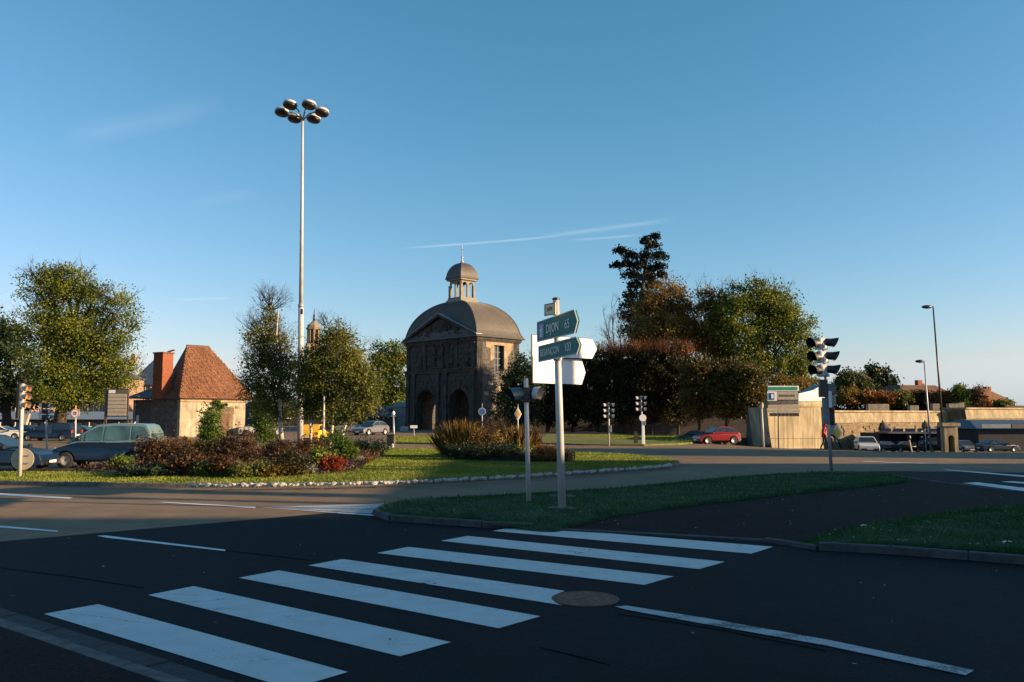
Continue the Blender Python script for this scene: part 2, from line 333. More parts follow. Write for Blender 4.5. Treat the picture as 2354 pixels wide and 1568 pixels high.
def text_mesh(s, size, name, m, parent, loc, rot, depth=.004, align='CENTER', sx=1.0):
    cu = bpy.data.curves.new('letters', 'FONT'); cu.body = s; cu.size = size; cu.align_x = align; cu.align_y = 'CENTER'; cu.extrude = depth
    t = bpy.data.objects.new('letters', cu); C.objects.link(t)
    me = bpy.data.meshes.new_from_object(t.evaluated_get(bpy.context.evaluated_depsgraph_get())); bpy.data.objects.remove(t)
    me.materials.clear(); me.materials.append(M[m]); o = bpy.data.objects.new(name, me); C.objects.link(o); o.parent = parent; o.location = loc; o.rotation_euler = rot; o.scale = (sx, 1, 1)
    return o
def smooth_poly(pts, n=6, closed=True):
    out = []; k = len(pts)
    for i in range(k if closed else k - 1):
        p0, p1, p2, p3 = (pts[(i + d) % k] if closed else pts[max(0, min(k - 1, i + d))] for d in (-1, 0, 1, 2))
        for j in range(n):
            t = j / n
            out.append(tuple(.5 * (2 * p1[a] + (p2[a] - p0[a]) * t + (2 * p0[a] - 5 * p1[a] + 4 * p2[a] - p3[a]) * t * t + (3 * p1[a] - p0[a] - 3 * p2[a] + p3[a]) * t ** 3) for a in range(2)))
    if not closed: out.append(tuple(pts[-1]))
    return out
def inside(px, py, poly):
    c = np.zeros(len(px), bool); n = len(poly); j = n - 1
    for i in range(n):
        xi, yi, xj, yj = poly[i][0], poly[i][1], poly[j][0], poly[j][1]
        c ^= ((yi > py) != (yj > py)) & (px < (xj - xi) * (py - yi) / (yj - yi + 1e-12) + xi); j = i
    return c
def raw_mesh(name, V, faces_per, m, parent=None, kind=None):   # V: (n, k, 3) array of n k-gons
    n, k, _ = V.shape
    me = bpy.data.meshes.new(name); me.vertices.add(n * k); me.vertices.foreach_set('co', V.reshape(-1).astype(np.float32))
    me.loops.add(n * k); me.loops.foreach_set('vertex_index', np.arange(n * k, dtype=np.int32))
    me.polygons.add(n); me.polygons.foreach_set('loop_start', np.arange(0, n * k, k, dtype=np.int32)); me.polygons.foreach_set('loop_total', np.full(n, k, dtype=np.int32))
    me.materials.append(m); me.update(); me.validate()
    o = bpy.data.objects.new(name, me); C.objects.link(o)
    if parent is not None: o.parent = parent
    if kind: o['kind'] = kind
    return o
def leaf_cloud(rng, cen, nrm, size, flat=0.0):
    """leaf-shaped quads at cen, facing about nrm"""
    n = len(cen); r = rng.normal(size=(n, 3)); r /= np.linalg.norm(r, axis=1)[:, None]
    nn = nrm * flat + r; nn /= np.linalg.norm(nn, axis=1)[:, None]
    t = rng.normal(size=(n, 3)); a = np.cross(nn, t); a /= np.linalg.norm(a, axis=1)[:, None] + 1e-9; b = np.cross(nn, a)
    s = (size * rng.uniform(.6, 1.35, n))[:, None]
    return np.stack([cen - a * s * .5, cen + b * s * .34 - a * s * .05, cen + a * s * .55, cen - b * s * .34 - a * s * .05], 1)
def crown_pts(rng, blobs, nclump, nleaf, cr, shell=.75):
    """blobs: (cx,cy,cz,rx,ry,rz,weight) -> leaf centres gathered in clumps near the surface"""
    B = np.array(blobs, float); wgt = B[:, 6] * (B[:, 3] * B[:, 5]) ; wgt /= wgt.sum()
    k = rng.choice(len(B), nclump, p=wgt); d = rng.normal(size=(nclump, 3)); d /= np.linalg.norm(d, axis=1)[:, None]
    rad = shell + (1 - shell) * rng.uniform(-1, 1, nclump); deep = rng.uniform(size=nclump) < .3; rad[deep] = rng.uniform(.25, .8, deep.sum())
    rad *= 1 + .10 * rng.normal(size=nclump)
    cc = B[k, :3] + d * rad[:, None] * B[k, 3:6]
    j = rng.integers(0, nclump, nleaf); cs = cr * rng.uniform(.5, 1.3, nclump)
    p = rng.normal(size=(nleaf, 3)) * .55 * cs[j][:, None]; p[:, 2] *= .75
    return cc[j] + p, d[j], cc
def twigs(mb, rng, p, d, ln, r, lev, spread=.6, up=.12, n=3, kids=(2, 4), seg=3):
    pts = [Vector(p)]; d = Vector(d).normalized(); rs = [r]
    for i in range(seg):
        d = (d + Vector(rng.normal(size=3)) * .14 + Vector((0, 0, up))).normalized(); pts.append(pts[-1] + d * ln / seg); rs.append(r * (1 - .5 * (i + 1) / seg))
    mb.tube(pts, rs, 5 if r > .05 else 3, cap=False)
    if lev > 0:
        for _ in range(rng.integers(kids[0], kids[1] + 1)):
            t = rng.uniform(.45, 1.0); q = pts[0].lerp(pts[-1], t) if t < .6 else pts[-1 if t > .85 else -2]
            nd = (d + Vector(rng.normal(size=3)) * spread).normalized()
            twigs(mb, rng, q, nd, ln * rng.uniform(.55, .8), rs[-1] * .8, lev - 1, spread, up, n, kids, seg)
def tree(name, label, cat, x, Y, blobs, leaf, nleaf, size, trunk_r=.3, bark='bark', group=None, seed=1, clump=.9, twig=0, twig_lev=2, shell=.75, top_y=None, flat=.3, trunk_pts=None, nclump=None, zoff=0.0):
    """blobs in picture measure (x, y, rx, ry[, weight]) at distance Y"""
    rng = np.random.default_rng(seed); base = gx(x, Y); base.z += zoff; root = empty(name, base, 0, label, cat, group)
    k = ppm(Y); W = []
    for b in blobs:
        c = at(b[0], b[1], Y + (rng.uniform(-.25, .25) * b[2] / k)); W.append((c.x - base.x, c.y - base.y, c.z - base.z, b[2] / k, b[2] / k * .9, b[3] / k, b[4] if len(b) > 4 else 1))
    cx = sum(b[0] for b in W) / len(W); topz = max(b[2] for b in W)
    mb = MB(); bends = [Vector((0, 0, -.1))]
    for i in range(1, 6): t = i / 5; bends.append(Vector((cx * t * .7 + rng.normal() * .12, rng.normal() * .12, topz * t)))
    mb.tube(bends, [trunk_r * (1.25 if i == 0 else 1 - .16 * i) for i in range(6)], 9)
    if bark != 'bark': mb.build('trunk', bark, root, smooth_=True, fixn=False); mb = MB()
    for b in W:
        s = bends[max(1, min(4, int(5 * max(.2, (b[2] - b[5]) / topz) ) - 1))]; e = Vector(b[:3])
        m_ = s.lerp(e, .5) + Vector(rng.normal(size=3)) * .2; mb.tube([s, m_, e], [trunk_r * .45, trunk_r * .3, trunk_r * .1], 5, cap=False)
        for _ in range(5):
            dd = Vector(rng.normal(size=3)); dd.z = abs(dd.z) * .6; dd.normalize()
            twigs(mb, rng, m_.lerp(e, rng.uniform(.2, 1)), dd, b[3] * .75, trunk_r * .13, 1)
        for _ in range(twig):
            dd = Vector(rng.normal(size=3)); dd.y *= .5; dd.z = abs(dd.z) * .8 + .25; dd.normalize()
            twigs(mb, rng, e + Vector((dd.x * b[3], dd.y * b[4], dd.z * b[5])) * .3, dd, max(b[3], b[5]) * .7, trunk_r * .09 + .012, twig_lev)
    mb.build('trunk' if bark == 'bark' else 'limbs', 'bark', root, smooth_=True, fixn=False)
    nc = nclump or max(30, int(nleaf / 55))
    p, nr, cc = crown_pts(rng, W, nc, nleaf, clump, shell)
    p = p[p[:, 2] > .3]; nr = nr[:len(p)]
    raw_mesh('crown', leaf_cloud(rng, p, nr, size, flat), 4, LM[leaf], root)
    return root
def shrub(name, label, x, y, wd, ht, leaf, n=1800, size=.09, seed=1, z=.14, cat='shrub', group=None, spiky=0, bare=0, dy=0.0, depth=.8, flowers=None):
    """y is where it meets the ground in the picture, wd/ht its size there"""
    rng = np.random.default_rng(seed); wd *= 1.15; ht *= 1.08; b = gp(x, y, z); b.y += dy; b.x *= 1 + dy / b.y; root = empty(name, b, 0, label, cat, group); k = ppm(b.y); W_, H_ = wd / k / 2, ht / k
    blobs = [(0, 0, H_ * .45, W_ * .8, W_ * depth * .8, H_ * .5, 1)]
    for i in range(5): a = rng.uniform(0, 6.28); blobs.append((math.cos(a) * W_ * .55, math.sin(a) * W_ * depth * .5, H_ * rng.uniform(.3, .68), W_ * .42, W_ * .4, H_ * .33, .8))
    mb = MB()
    for i in range(9 + bare):
        a = rng.uniform(0, 6.28); q = rng.uniform(.1, .8); dd = Vector((math.cos(a) * q * W_, math.sin(a) * q * W_ * depth, H_ * rng.uniform(.75, 1.05)))
        twigs(mb, rng, (0, 0, 0), dd, dd.length * .6, .018, 2 if bare else 1, .45, .1)
    mb.build('stems', 'bark', root, fixn=False)
    if spiky:                                   # upright leaves or canes
        m_ = n; a = rng.uniform(0, 6.28, m_); q = np.sqrt(rng.uniform(0, 1, m_)) * W_; base = np.stack([np.cos(a) * q, np.sin(a) * q * depth, np.zeros(m_)], 1)
        lean = rng.normal(size=(m_, 3)) * .22; lean[:, 0] += np.cos(a) * q / W_ * .35; lean[:, 2] = 1; hh = H_ * rng.uniform(.45, 1.08, m_) * (1.15 - .5 * (q / W_) ** 2)
        tip = base + lean * hh[:, None]; wv = rng.normal(size=(m_, 3)); wv[:, 2] = 0; wv /= np.linalg.norm(wv, axis=1)[:, None]; wv *= size * .28
        mid = base * .4 + tip * .6; V = np.stack([mid - wv * .4 + (base - mid) * .5, mid + wv, tip, mid - wv], 1)
        raw_mesh('foliage', V, 4, LM[leaf], root)
    else:
        p, nr, cc = crown_pts(rng, blobs, max(14, n // 38), n, min(W_, H_) * .34, .8)
        ok = p[:, 2] > -.02; raw_mesh('foliage', leaf_cloud(rng, p[ok], nr[ok], size, .2), 4, LM[leaf], root)
    if flowers:
        p, nr, cc = crown_pts(rng, [(0, 0, H_ * .6, W_ * .95, W_ * depth * .9, H_ * .5, 1)], 26, flowers[1], .07, 1.0); ok = p[:, 2] > H_ * .35
        raw_mesh('flowers', leaf_cloud(rng, p[ok], nr[ok], flowers[2], .6), 4, LM[flowers[0]], root, 'stuff')
    return root

# ================================================================== ground and roads
def sheet(name, poly, z, m, kind='structure', thick=0.0, label=None, parent=None):
    mb = MB(); P3 = [(p[0], p[1], z) for p in poly]
    if thick: mb.prism(P3, (0, 0, -thick))
    else: mb.poly(P3)
    o = mb.build(name, m, parent)
    if parent is None: tag(o, kind=kind)
    return o
def grid_axis(lo, hi, step, far):
    a = list(np.arange(lo, hi + .01, step)); return [-far] + [lo - 200, lo - 60] + a + [hi + 60, hi + 200, far]
xs = grid_axis(-100, 130, 5, 1500); ys = [-600, -100] + list(np.arange(-40, 175, 5)) + [200, 260, 400, 900, 1800]
mb = MB(); vs = [(x, y, gz(x, y)) for y in ys for x in xs]; nx = len(xs)
mb.add(vs, [(j * nx + i, j * nx + i + 1, (j + 1) * nx + i + 1, (j + 1) * nx + i) for j in range(len(ys) - 1) for i in range(nx - 1)])
tag(mb.build('ground', 'old_asphalt', fixn=False, smooth_=True), kind='structure')
G = lambda pts, z=0.0: [tuple(gp(x, y, z)[:2]) for x, y in pts]
# newer dark carriageway in front
fr = G([(-900, 1330), (0, 1245), (300, 1219), (600, 1193), (862, 1170), (960, 1150), (1300, 1135), (1750, 1096), (1905, 1085), (2060, 1083), (2300, 1086), (2700, 1092), (3600, 1100)])
fr += [(60, 20), (60, -40), (-60, -40)]
sheet('road', fr, .004, 'asphalt')

# tar seams between lanes
for p in ([(518, 1266.5), (620, 1277), (720, 1289.5), (720, 1290.6), (620, 1278.2), (518, 1267.6)], [(0, 1306), (170, 1327), (330, 1352), (330, 1353.6), (170, 1328.4), (0, 1307)], [(1240, 1489), (1310, 1505), (1402, 1530), (1402, 1531.5), (1310, 1508), (1240, 1490.5)], [(1420, 1412), (1640, 1446), (1900, 1497), (1900, 1499), (1640, 1447.6), (1420, 1413.5)]):
    sheet('tar_seam', G(p), .0075, 'tar')
# ---- markings
cw = empty('crosswalk', (0, 0, 0), kind='structure')
arc = [(1298.7, 1360), (1286, 1364), (1276, 1369), (1271, 1377), (1274, 1385), (1283, 1390), (1292, 1393)]
ST = [[(100.6, 1413), (225, 1390.4), (799.5, 1547), (668, 1586)], [(340.2, 1369.3), (445, 1348.8), (1036.4, 1478), (919, 1510.8)], [(548.8, 1329.5), (640.6, 1312.5), (1242.3, 1418.4), (1146, 1446)],
      [(708.4, 1300.8), (787.2, 1286.3)] + arc, [(866, 1272.3), (938, 1258.3), (1548.3, 1326.3), (1480.8, 1345.9)], [(1012.9, 1244.2), (1074, 1232.9), (1665.8, 1292.7), (1607.2, 1309.5)], [(1132.6, 1221.6), (1187.9, 1209.9), (1776.7, 1258), (1726.5, 1273.9)]]
for s in ST: sheet('stripe', G(s), .009, 'stripe', parent=cw)
lm = empty('road_markings', (0, 0, 0), kind='structure')
for p, m in (([(1413, 1396.5), (1440, 1394.5), (1617, 1422.5), (1900, 1473), (2239, 1544), (2219, 1555.5), (1900, 1487), (1617, 1436.5), (1440, 1404)], 'worn_line'),
          ([(222, 1232.6), (241, 1231.6), (518, 1264.6), (517, 1267.8), (245, 1237)], 'line'), ([(-60, 1204), (0, 1209), (134, 1220.8), (132, 1223.6), (0, 1213.5), (-60, 1209)], 'line'),
          ([(-80, 1130), (0, 1134.5), (168, 1144), (160, 1147), (0, 1139), (-80, 1135)], 'line'), ([(358, 1155), (380, 1154.5), (588, 1165.5), (586, 1168.6)], 'line'),
          ([(590, 1166), (604, 1166.5), (872, 1184.8), (866, 1187)], 'line'), ([(610, 1166.3), (905, 1157.5), (866, 1172), (858, 1179), (850, 1182.5)], 'worn_line'),
          ([(2165, 1080), (2175, 1079.5), (2360, 1094), (2500, 1106), (2500, 1109), (2355, 1097)], 'line'),
          ([(2128, 1110.5), (2150, 1108.5), (2232, 1118), (2215, 1119.5)], 'line'), ([(2212, 1111), (2245, 1109), (2480, 1137), (2440, 1141)], 'line'), ([(2300, 1108), (2325, 1106.5), (2560, 1124), (2530, 1127)], 'line'),
          ([(1980, 1062), (1990, 1060.5), (2150, 1066), (2148, 1067.6)], 'worn_line')):
    sheet('line', G(p), .0085 if m == 'line' else .0125, m, parent=lm)
# manhole cover
mc = gp(1345, 1377.5); mh = empty('manhole_cover', mc, R(15), 'round brown iron manhole cover at the end of the fourth zebra stripe', 'manhole cover')
MB().lathe([(.385, 0), (.385, .0125), (.35, .014), (.345, .008)], n=40, cap=False).build('ring', 'iron', mh)
for k in range(2):
    h = []
    for i in range(17): a = math.pi * (k + i / 16); h.append((math.cos(a) * .340, math.sin(a) * .340 + (.004 if k == 0 else -.004), .006))
    MB().prism(h, (0, 0, .008)).build('lid', 'iron', mh)
for x, y in ((.1, .14), (-.12, -.13), (.18, -.1)): MB().lathe([(.03, .014), (.03, .017), (.02, .0155)], (x, y, 0), 10).build('lifting_hole', 'black', mh)

# ---- kerbs: single stones laid end to end
stone_cache = {}
def kerb(name, pts, m, wd=.15, ht=.13, piece=1.0, z=0.0, stone='kerb_stone', gap=.012, seed=3, root=None):
    rng = random.Random(seed); root = root or empty(name, (0, 0, 0), kind='structure')
    P = [Vector((p[0], p[1], 0)) for p in pts]; seg = []
    d = [0]
    for i in range(len(P) - 1): d.append(d[-1] + (P[i + 1] - P[i]).length)
    def pos(s):
        s = max(0, min(d[-1], s))
        for i in range(len(P) - 1):
            if s <= d[i + 1]: return P[i].lerp(P[i + 1], (s - d[i]) / max(1e-6, d[i + 1] - d[i]))
        return P[-1]
    key = (m, wd, ht)
    if key not in stone_cache:
        bm = bmesh.new(); bmesh.ops.create_cube(bm, size=1); 
        for v in bm.verts: v.co = Vector((v.co.x, v.co.y * wd, v.co.z * ht))
        es = [e for e in bm.edges if e.verts[0].co.z > 0 and e.verts[1].co.z > 0]
        bmesh.ops.bevel(bm, geom=es, offset=.018, segments=1, affect='EDGES'); me = bpy.data.meshes.new(stone); bm.to_mesh(me); bm.free(); me.materials.append(M[m]); stone_cache[key] = me
    n = max(1, round(d[-1] / piece)); st = d[-1] / n
    for i in range(n):
        a, b = pos(i * st), pos((i + 1) * st); c = (a + b) / 2; v = b - a
        inst(stone_cache[key], stone, root, (c.x, c.y, z + ht / 2 - .004 + rng.uniform(-.005, .004)), (rng.uniform(-.01, .01), 0, math.atan2(v.y, v.x)), (max(.05, v.length - gap), 1, 1))
    return root
def grass_blades(name, poly, z, n, h, m, seed, wfac=.16, holes=()):
    rng = np.random.default_rng(seed); P = np.array(poly)[:, :2]; lo, hi = P.min(0), P.max(0); got = []; cnt = 0
    while cnt < n:
        q = rng.uniform(lo, hi, (n * 2, 2)); ok = inside(q[:, 0], q[:, 1], poly)
        for hpoly in holes: ok &= ~inside(q[:, 0], q[:, 1], hpoly)
        q = q[ok]; got.append(q); cnt += len(q)
    q = np.concatenate(got)[:n]; a = rng.uniform(0, 6.28, n); hh = h * rng.uniform(.5, 1.5, n); wv = np.stack([np.cos(a), np.sin(a), np.zeros(n)], 1) * (hh * wfac)[:, None]
    zz = z - (dropf(q[:, 0], q[:, 1]) if m == 'grass' else 0); b = np.column_stack([q, np.zeros(n) + zz]); t = b + np.column_stack([rng.normal(size=(n, 2)) * .45 * hh[:, None], hh])
    o = raw_mesh(name, np.stack([b - wv, b + wv, t], 1), 3, LM[m]); tag(o, kind='stuff'); return o

# roundabout lawn
RB = smooth_poly([(-420, 1104), (-150, 1112), (0, 1114.5), (300, 1120), (590, 1121), (860, 1116), (1080, 1107), (1280, 1095), (1420, 1085), (1520, 1077.5), (1556, 1070), (1545, 1062), (1480, 1053), (1380, 1046), (1240, 1040), (1080, 1036.5), (880, 1035), (740, 1037), (600, 1043), (480, 1055), (380, 1072), (250, 1087), (100, 1093), (-420, 1092)], 5)
RBg = G(RB); sheet('lawn', RBg, .115, 'lawn', thick=.113)
NF = 10 * 5 + 4
kerb('lawn_kerb', RBg[:NF + 3], 'kerb', .16, .135, 1.0); kerb('lawn_kerb', RBg[NF + 3:] + [RBg[0]], 'kerb', .16, .135, 2.0, seed=5)
grass_blades('grass', RBg, .11, 200000, .048, 'sun_tone_grass', 11, .38)
# white stones set in two rows along the edge of the lawn
rng_ = random.Random(5); wst = []
for k in range(3):
    bm = bmesh.new(); bmesh.ops.create_icosphere(bm, subdivisions=1, radius=.5)
    for v in bm.verts: v.co *= rng_.uniform(.8, 1.15)
    me = bpy.data.meshes.new('white_stone'); bm.to_mesh(me); bm.free(); me.materials.append(M['white_stone']); wst.append(me)
edge = G(smooth_poly([(440, 1119), (590, 1118.5), (860, 1113.5), (1080, 1104.5), (1280, 1092.5), (1420, 1082.5), (1520, 1075), (1548, 1069)], 6, False), .115)
edging = empty('stone_edging', (0, 0, 0), kind='structure'); acc = 0; nst = 0
for i in range(len(edge) - 1):
    a, b = Vector(edge[i]), Vector(edge[i + 1]); ln = (b - a).length; s = 0
    nv = Vector((-(b - a).y, (b - a).x)).normalized()
    while s < ln and nst < 296:
        p = a.lerp(b, s / ln) + nv * (rng_.uniform(.0, .22)); q = rng_.uniform(.10, .19)
        inst(rng_.choice(wst), 'white_stone', edging, (p.x, p.y, .115 + q * .22), (rng_.uniform(-.3, .3), rng_.uniform(-.3, .3), rng_.uniform(0, 6)), (q * 1.2, q, q * .8)); s += .105; nst += 1
# planting beds
BED = G(smooth_poly([(170, 1084), (330, 1094), (560, 1096), (790, 1089), (850, 1066), (880, 1044), (760, 1036), (500, 1046), (300, 1066)], 5), .115)
BED2 = G(smooth_poly([(1015, 1050), (1100, 1060), (1250, 1064), (1320, 1058), (1290, 1042), (1150, 1037), (1040, 1038)], 5), .115)
for b_ in (BED, BED2):
    cx = sum(p[0] for p in b_) / len(b_); cy = sum(p[1] for p in b_) / len(b_); mb = MB(); n = len(b_); vs = []
    for k, (f, z) in enumerate(((1, .112), (.85, .25), (.55, .42), (.2, .5))): vs += [(cx + (p[0] - cx) * f, cy + (p[1] - cy) * f, z + random.uniform(-.03, .03) * (k > 0)) for p in b_]
    mb.add(vs + [(cx, cy, .5)], [(k * n + i, k * n + (i + 1) % n, (k + 1) * n + (i + 1) % n, (k + 1) * n + i) for k in range(3) for i in range(n)] + [(3 * n + i, 3 * n + (i + 1) % n, 4 * n) for i in range(n)])
    tag(mb.build('flower_bed', 'soil', smooth_=True), kind='structure')

rngc = np.random.default_rng(55)
for b_, lf_ in ((BED, 'bronze'), (BED2, 'hedge')):
    P = np.array(b_); q = rngc.uniform(P.min(0), P.max(0), (60000, 2)); q = q[inside(q[:, 0], q[:, 1], b_)][:16000]; c = P.mean(0)
    rr = np.linalg.norm((q - c) / (P.max(0) - c), axis=1); z = .14 + .38 * np.clip(1.1 - rr, 0, .8) + np.abs(rngc.normal(size=len(q))) * .09
    tag(raw_mesh('ground_cover', leaf_cloud(rngc, np.column_stack([q, z]), np.tile([0, 0, 1.0], (len(q), 1)), .085, .5), 4, LM[lf_]), kind='stuff')
# splitter island in the shade: grass, dark path, grass
IS = smooth_poly([(864, 1171), (885, 1159), (960, 1147), (1180, 1135), (1400, 1122), (1600, 1103), (1750, 1091), (1900, 1084), (2010, 1087), (2080, 1096), (2200, 1112), (2420, 1136), (2750, 1172), (3000, 1260), (2900, 1310), (2353, 1277), (2150, 1261), (2000, 1252), (1850, 1245), (1650, 1234), (1450, 1223), (1300, 1216), (1180, 1206), (1110, 1197), (1000, 1190), (900, 1183)], 5)
def drop(i, x): return .12 - .085 * smooth((x - 1130) / 120.0) * smooth((1890 - x) / 130.0) if i >= 65 else .12     # kerb lowered at the crossing
ISz = [drop(i, p[0]) for i, p in enumerate(IS)]; ISg = [tuple(gp(p[0], p[1], z)[:2]) for p, z in zip(IS, ISz)]
DP = np.array([(p[0], p[1], .12 - z) for p, z in zip(ISg, ISz) if z < .119])
def dropf(X, Y):                       # how far the ground dips towards the lowered kerb
    X = np.atleast_1d(X); Y = np.atleast_1d(Y); d = np.sqrt((X[:, None] - DP[:, 0]) ** 2 + (Y[:, None] - DP[:, 1]) ** 2); return (DP[:, 2] * np.clip(1 - d / 2.6, 0, 1) ** 1.3).max(1)
bm = bmesh.new(); f = bm.faces.new([bm.verts.new((p[0], p[1], 0)) for p in ISg]); bmesh.ops.triangulate(bm, faces=[f])
for _ in range(5):
    bmesh.ops.subdivide_edges(bm, edges=[e for e in bm.edges if e.calc_length() > .6], cuts=1); bmesh.ops.triangulate(bm, faces=bm.faces[:])
vv = list(bm.verts); dz = dropf(np.array([v.co.x for v in vv]), np.array([v.co.y for v in vv]))
for v, q in zip(vv, dz): v.co.z = .10 - q
me = bpy.data.meshes.new('traffic_island'); bm.to_mesh(me); bm.free(); me.materials.append(M['path']); me.polygons.foreach_set('use_smooth', [True] * len(me.polygons)); o = bpy.data.objects.new('traffic_island', me); C.objects.link(o); tag(o, kind='structure')
PT = G([(1290, 1219), (1300, 1208), (1400, 1189), (1500, 1175), (1700, 1150), (1880, 1130), (2000, 1120), (2095, 1110), (2200, 1114), (2420, 1139), (2600, 1160), (2353, 1162), (2250, 1170), (2150, 1181), (2000, 1206), (1900, 1224), (1835, 1244), (1650, 1234), (1450, 1223)], .12)
g1 = G(smooth_poly([(872, 1171), (890, 1160), (960, 1148.5), (1180, 1136.5), (1400, 1123.5), (1600, 1104.5), (1750, 1092.5), (1900, 1085.5), (2005, 1088.5), (2070, 1097), (2090, 1106), (2000, 1117), (1880, 1129), (1700, 1149), (1500, 1173), (1400, 1186), (1310, 1200), (1270, 1209), (1180, 1202), (1110, 1193), (1000, 1187), (905, 1180)], 4), .12)
g2 = G(smooth_poly([(1843, 1241), (1900, 1223), (2000, 1206), (2150, 1182), (2353, 1163), (2600, 1150), (2850, 1200), (2850, 1290), (2353, 1269), (2150, 1255), (2000, 1247)], 4), .12)
def turf(name, poly, z0, bump, m, seed):
    rng = np.random.default_rng(seed); P = np.array(poly); lo, hi = P.min(0), P.max(0); step = .35; bm = bmesh.new()
    vs = [bm.verts.new((p[0], p[1], z0 - .03)) for p in poly]; f = bm.faces.new(vs); bmesh.ops.triangulate(bm, faces=[f]); 
    for _ in range(3): bmesh.ops.subdivide_edges(bm, edges=[e for e in bm.edges if e.calc_length() > step], cuts=1, use_grid_fill=False); bmesh.ops.triangulate(bm, faces=bm.faces[:])
    for v in bm.verts:
        if not v.is_boundary: v.co.z = z0 + .02 + bump * (math.sin(v.co.x * 2.1 + v.co.y) * math.sin(v.co.y * 3.3 - v.co.x * .7) + rng.normal() * .4)
    vv = list(bm.verts)
    for v, q in zip(vv, dropf(np.array([v.co.x for v in vv]), np.array([v.co.y for v in vv]))): v.co.z -= q
    me = bpy.data.meshes.new(name); bm.to_mesh(me); bm.free(); me.materials.append(M[m]); me.polygons.foreach_set('use_smooth', [True] * len(me.polygons)); o = bpy.data.objects.new(name, me); C.objects.link(o); tag(o, kind='structure')
turf('island_lawn', g1, .12, .012, 'lawn_shade_tone', 1); turf('island_lawn', g2, .12, .012, 'lawn_shade_tone', 2)
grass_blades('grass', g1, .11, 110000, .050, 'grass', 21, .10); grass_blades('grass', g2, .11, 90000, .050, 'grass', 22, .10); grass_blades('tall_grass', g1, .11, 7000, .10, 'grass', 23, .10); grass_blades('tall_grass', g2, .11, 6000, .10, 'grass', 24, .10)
near = ISg[13 * 5:] + [ISg[0]]; nz_ = ISz[13 * 5:] + [ISz[0]]; kr = kerb('island_kerb', near, 'kerb_dark', .14, .125, 1.0, seed=8)
for o in kr.children:
    i = min(range(len(near)), key=lambda k: (near[k][0] - o.location.x) ** 2 + (near[k][1] - o.location.y) ** 2); f = (nz_[i] + .008) / .128; o.scale.z = f; o.location.z = .0625 * f - .003
kerb('island_kerb', ISg[:13 * 5 + 1], 'kerb_dark', .14, .125, 1.0, seed=9)
# footway, kerb and gutter stones at the bottom left
a = gp(0, 1440); b = gp(385, 1572); u = (b - a).normalized(); nrm = Vector((-u.y, u.x, 0))
line = [a + u * s for s in (-5, 3.4)]
kerb('near_kerb', [(p.x, p.y) for p in line], 'kerb', .16, .05, 1.0, seed=12)
off = nrm * .21
kerb('gutter', [((p + off).x, (p + off).y) for p in line], 'gutter', .25, .022, .98, stone='gutter_stone', seed=13)
pl = [a - nrm * .08 - u * 6, a - nrm * .08 + u * 4, a - nrm * 7 + u * 4, a - nrm * 7 - u * 6]
sheet('footway', [(p.x, p.y) for p in pl], .045, 'path', thick=.04)

# far lawns
def far_strip(name, pts, m='lawn'):
    g = G(pts); mb = MB(); P3 = [(p[0], p[1], gz(*p) + .10) for p in g]; mb.prism(P3, (0, 0, -.12)); tag(mb.build(name, m), kind='structure'); return g
s1 = far_strip('far_lawn', [(906, 1020), (1040, 1022), (1060, 1007), (980, 1005), (908, 1006)])
s2 = far_strip('far_lawn', [(1180, 1018), (1340, 1024), (1480, 1025), (1560, 1022), (1610, 1014), (1640, 1002), (1500, 1000), (1230, 1000)])
s3 = far_strip('far_lawn', [(40, 1055), (130, 1058), (200, 1056), (198, 1048), (120, 1044), (50, 1045)])
grass_blades('grass', s1, .09, 9000, .07, 'sun_tone_grass', 31, .5); grass_blades('grass', s2, -.02, 45000, .09, 'sun_tone_grass', 32, .4); grass_blades('grass', s3, .09, 6000, .08, 'sun_tone_grass', 33, .5)
# fallen leaves and scraps on grass and road
rng = np.random.default_rng(77)
def litter(poly, z, n, size, seed):
    rng = np.random.default_rng(seed); P = np.array(poly); q = rng.uniform(P.min(0), P.max(0), (n * 6, 2)); q = q[inside(q[:, 0], q[:, 1], poly)][:n]
    return leaf_cloud(rng, np.column_stack([q, np.full(len(q), z)]), np.tile([0, 0, 1.0], (len(q), 1)), size, 3.0)
Vs = [litter(g1, .155, 420, .05, 1), litter(g2, .155, 380, .055, 2), litter(PT, .112, 60, .05, 3), litter(G([(0, 1240), (860, 1185), (2353, 1310), (2353, 1568), (0, 1568)]), .012, 45, .04, 4), litter(RBg, .16, 200, .07, 6)]
tag(raw_mesh('fallen_leaves', np.concatenate(Vs), 4, LM['dry']), kind='stuff')
# paper scraps on the right-hand grass
for i, (x, y, s, lb) in enumerate(((2315, 1246, .16, 'larger crumpled white scrap on the grass at the right edge'), (1985, 1208, .12, 'small white scrap where path meets the near right grass'))):
    p = gp(x, y, .15); o = MB().add([(-.5, -.2, 0), (-.1, -.25, .2), (.4, -.1, .05), (.5, .2, .1), (.05, .25, .25), (-.45, .2, .02)], [(0, 1, 5), (1, 4, 5), (1, 2, 4), (2, 3, 4)]).build('paper_scrap', 'white', fixn=False)
    o.location = p; o.scale = (s, s, s * .5); tag(o, lb, 'litter')

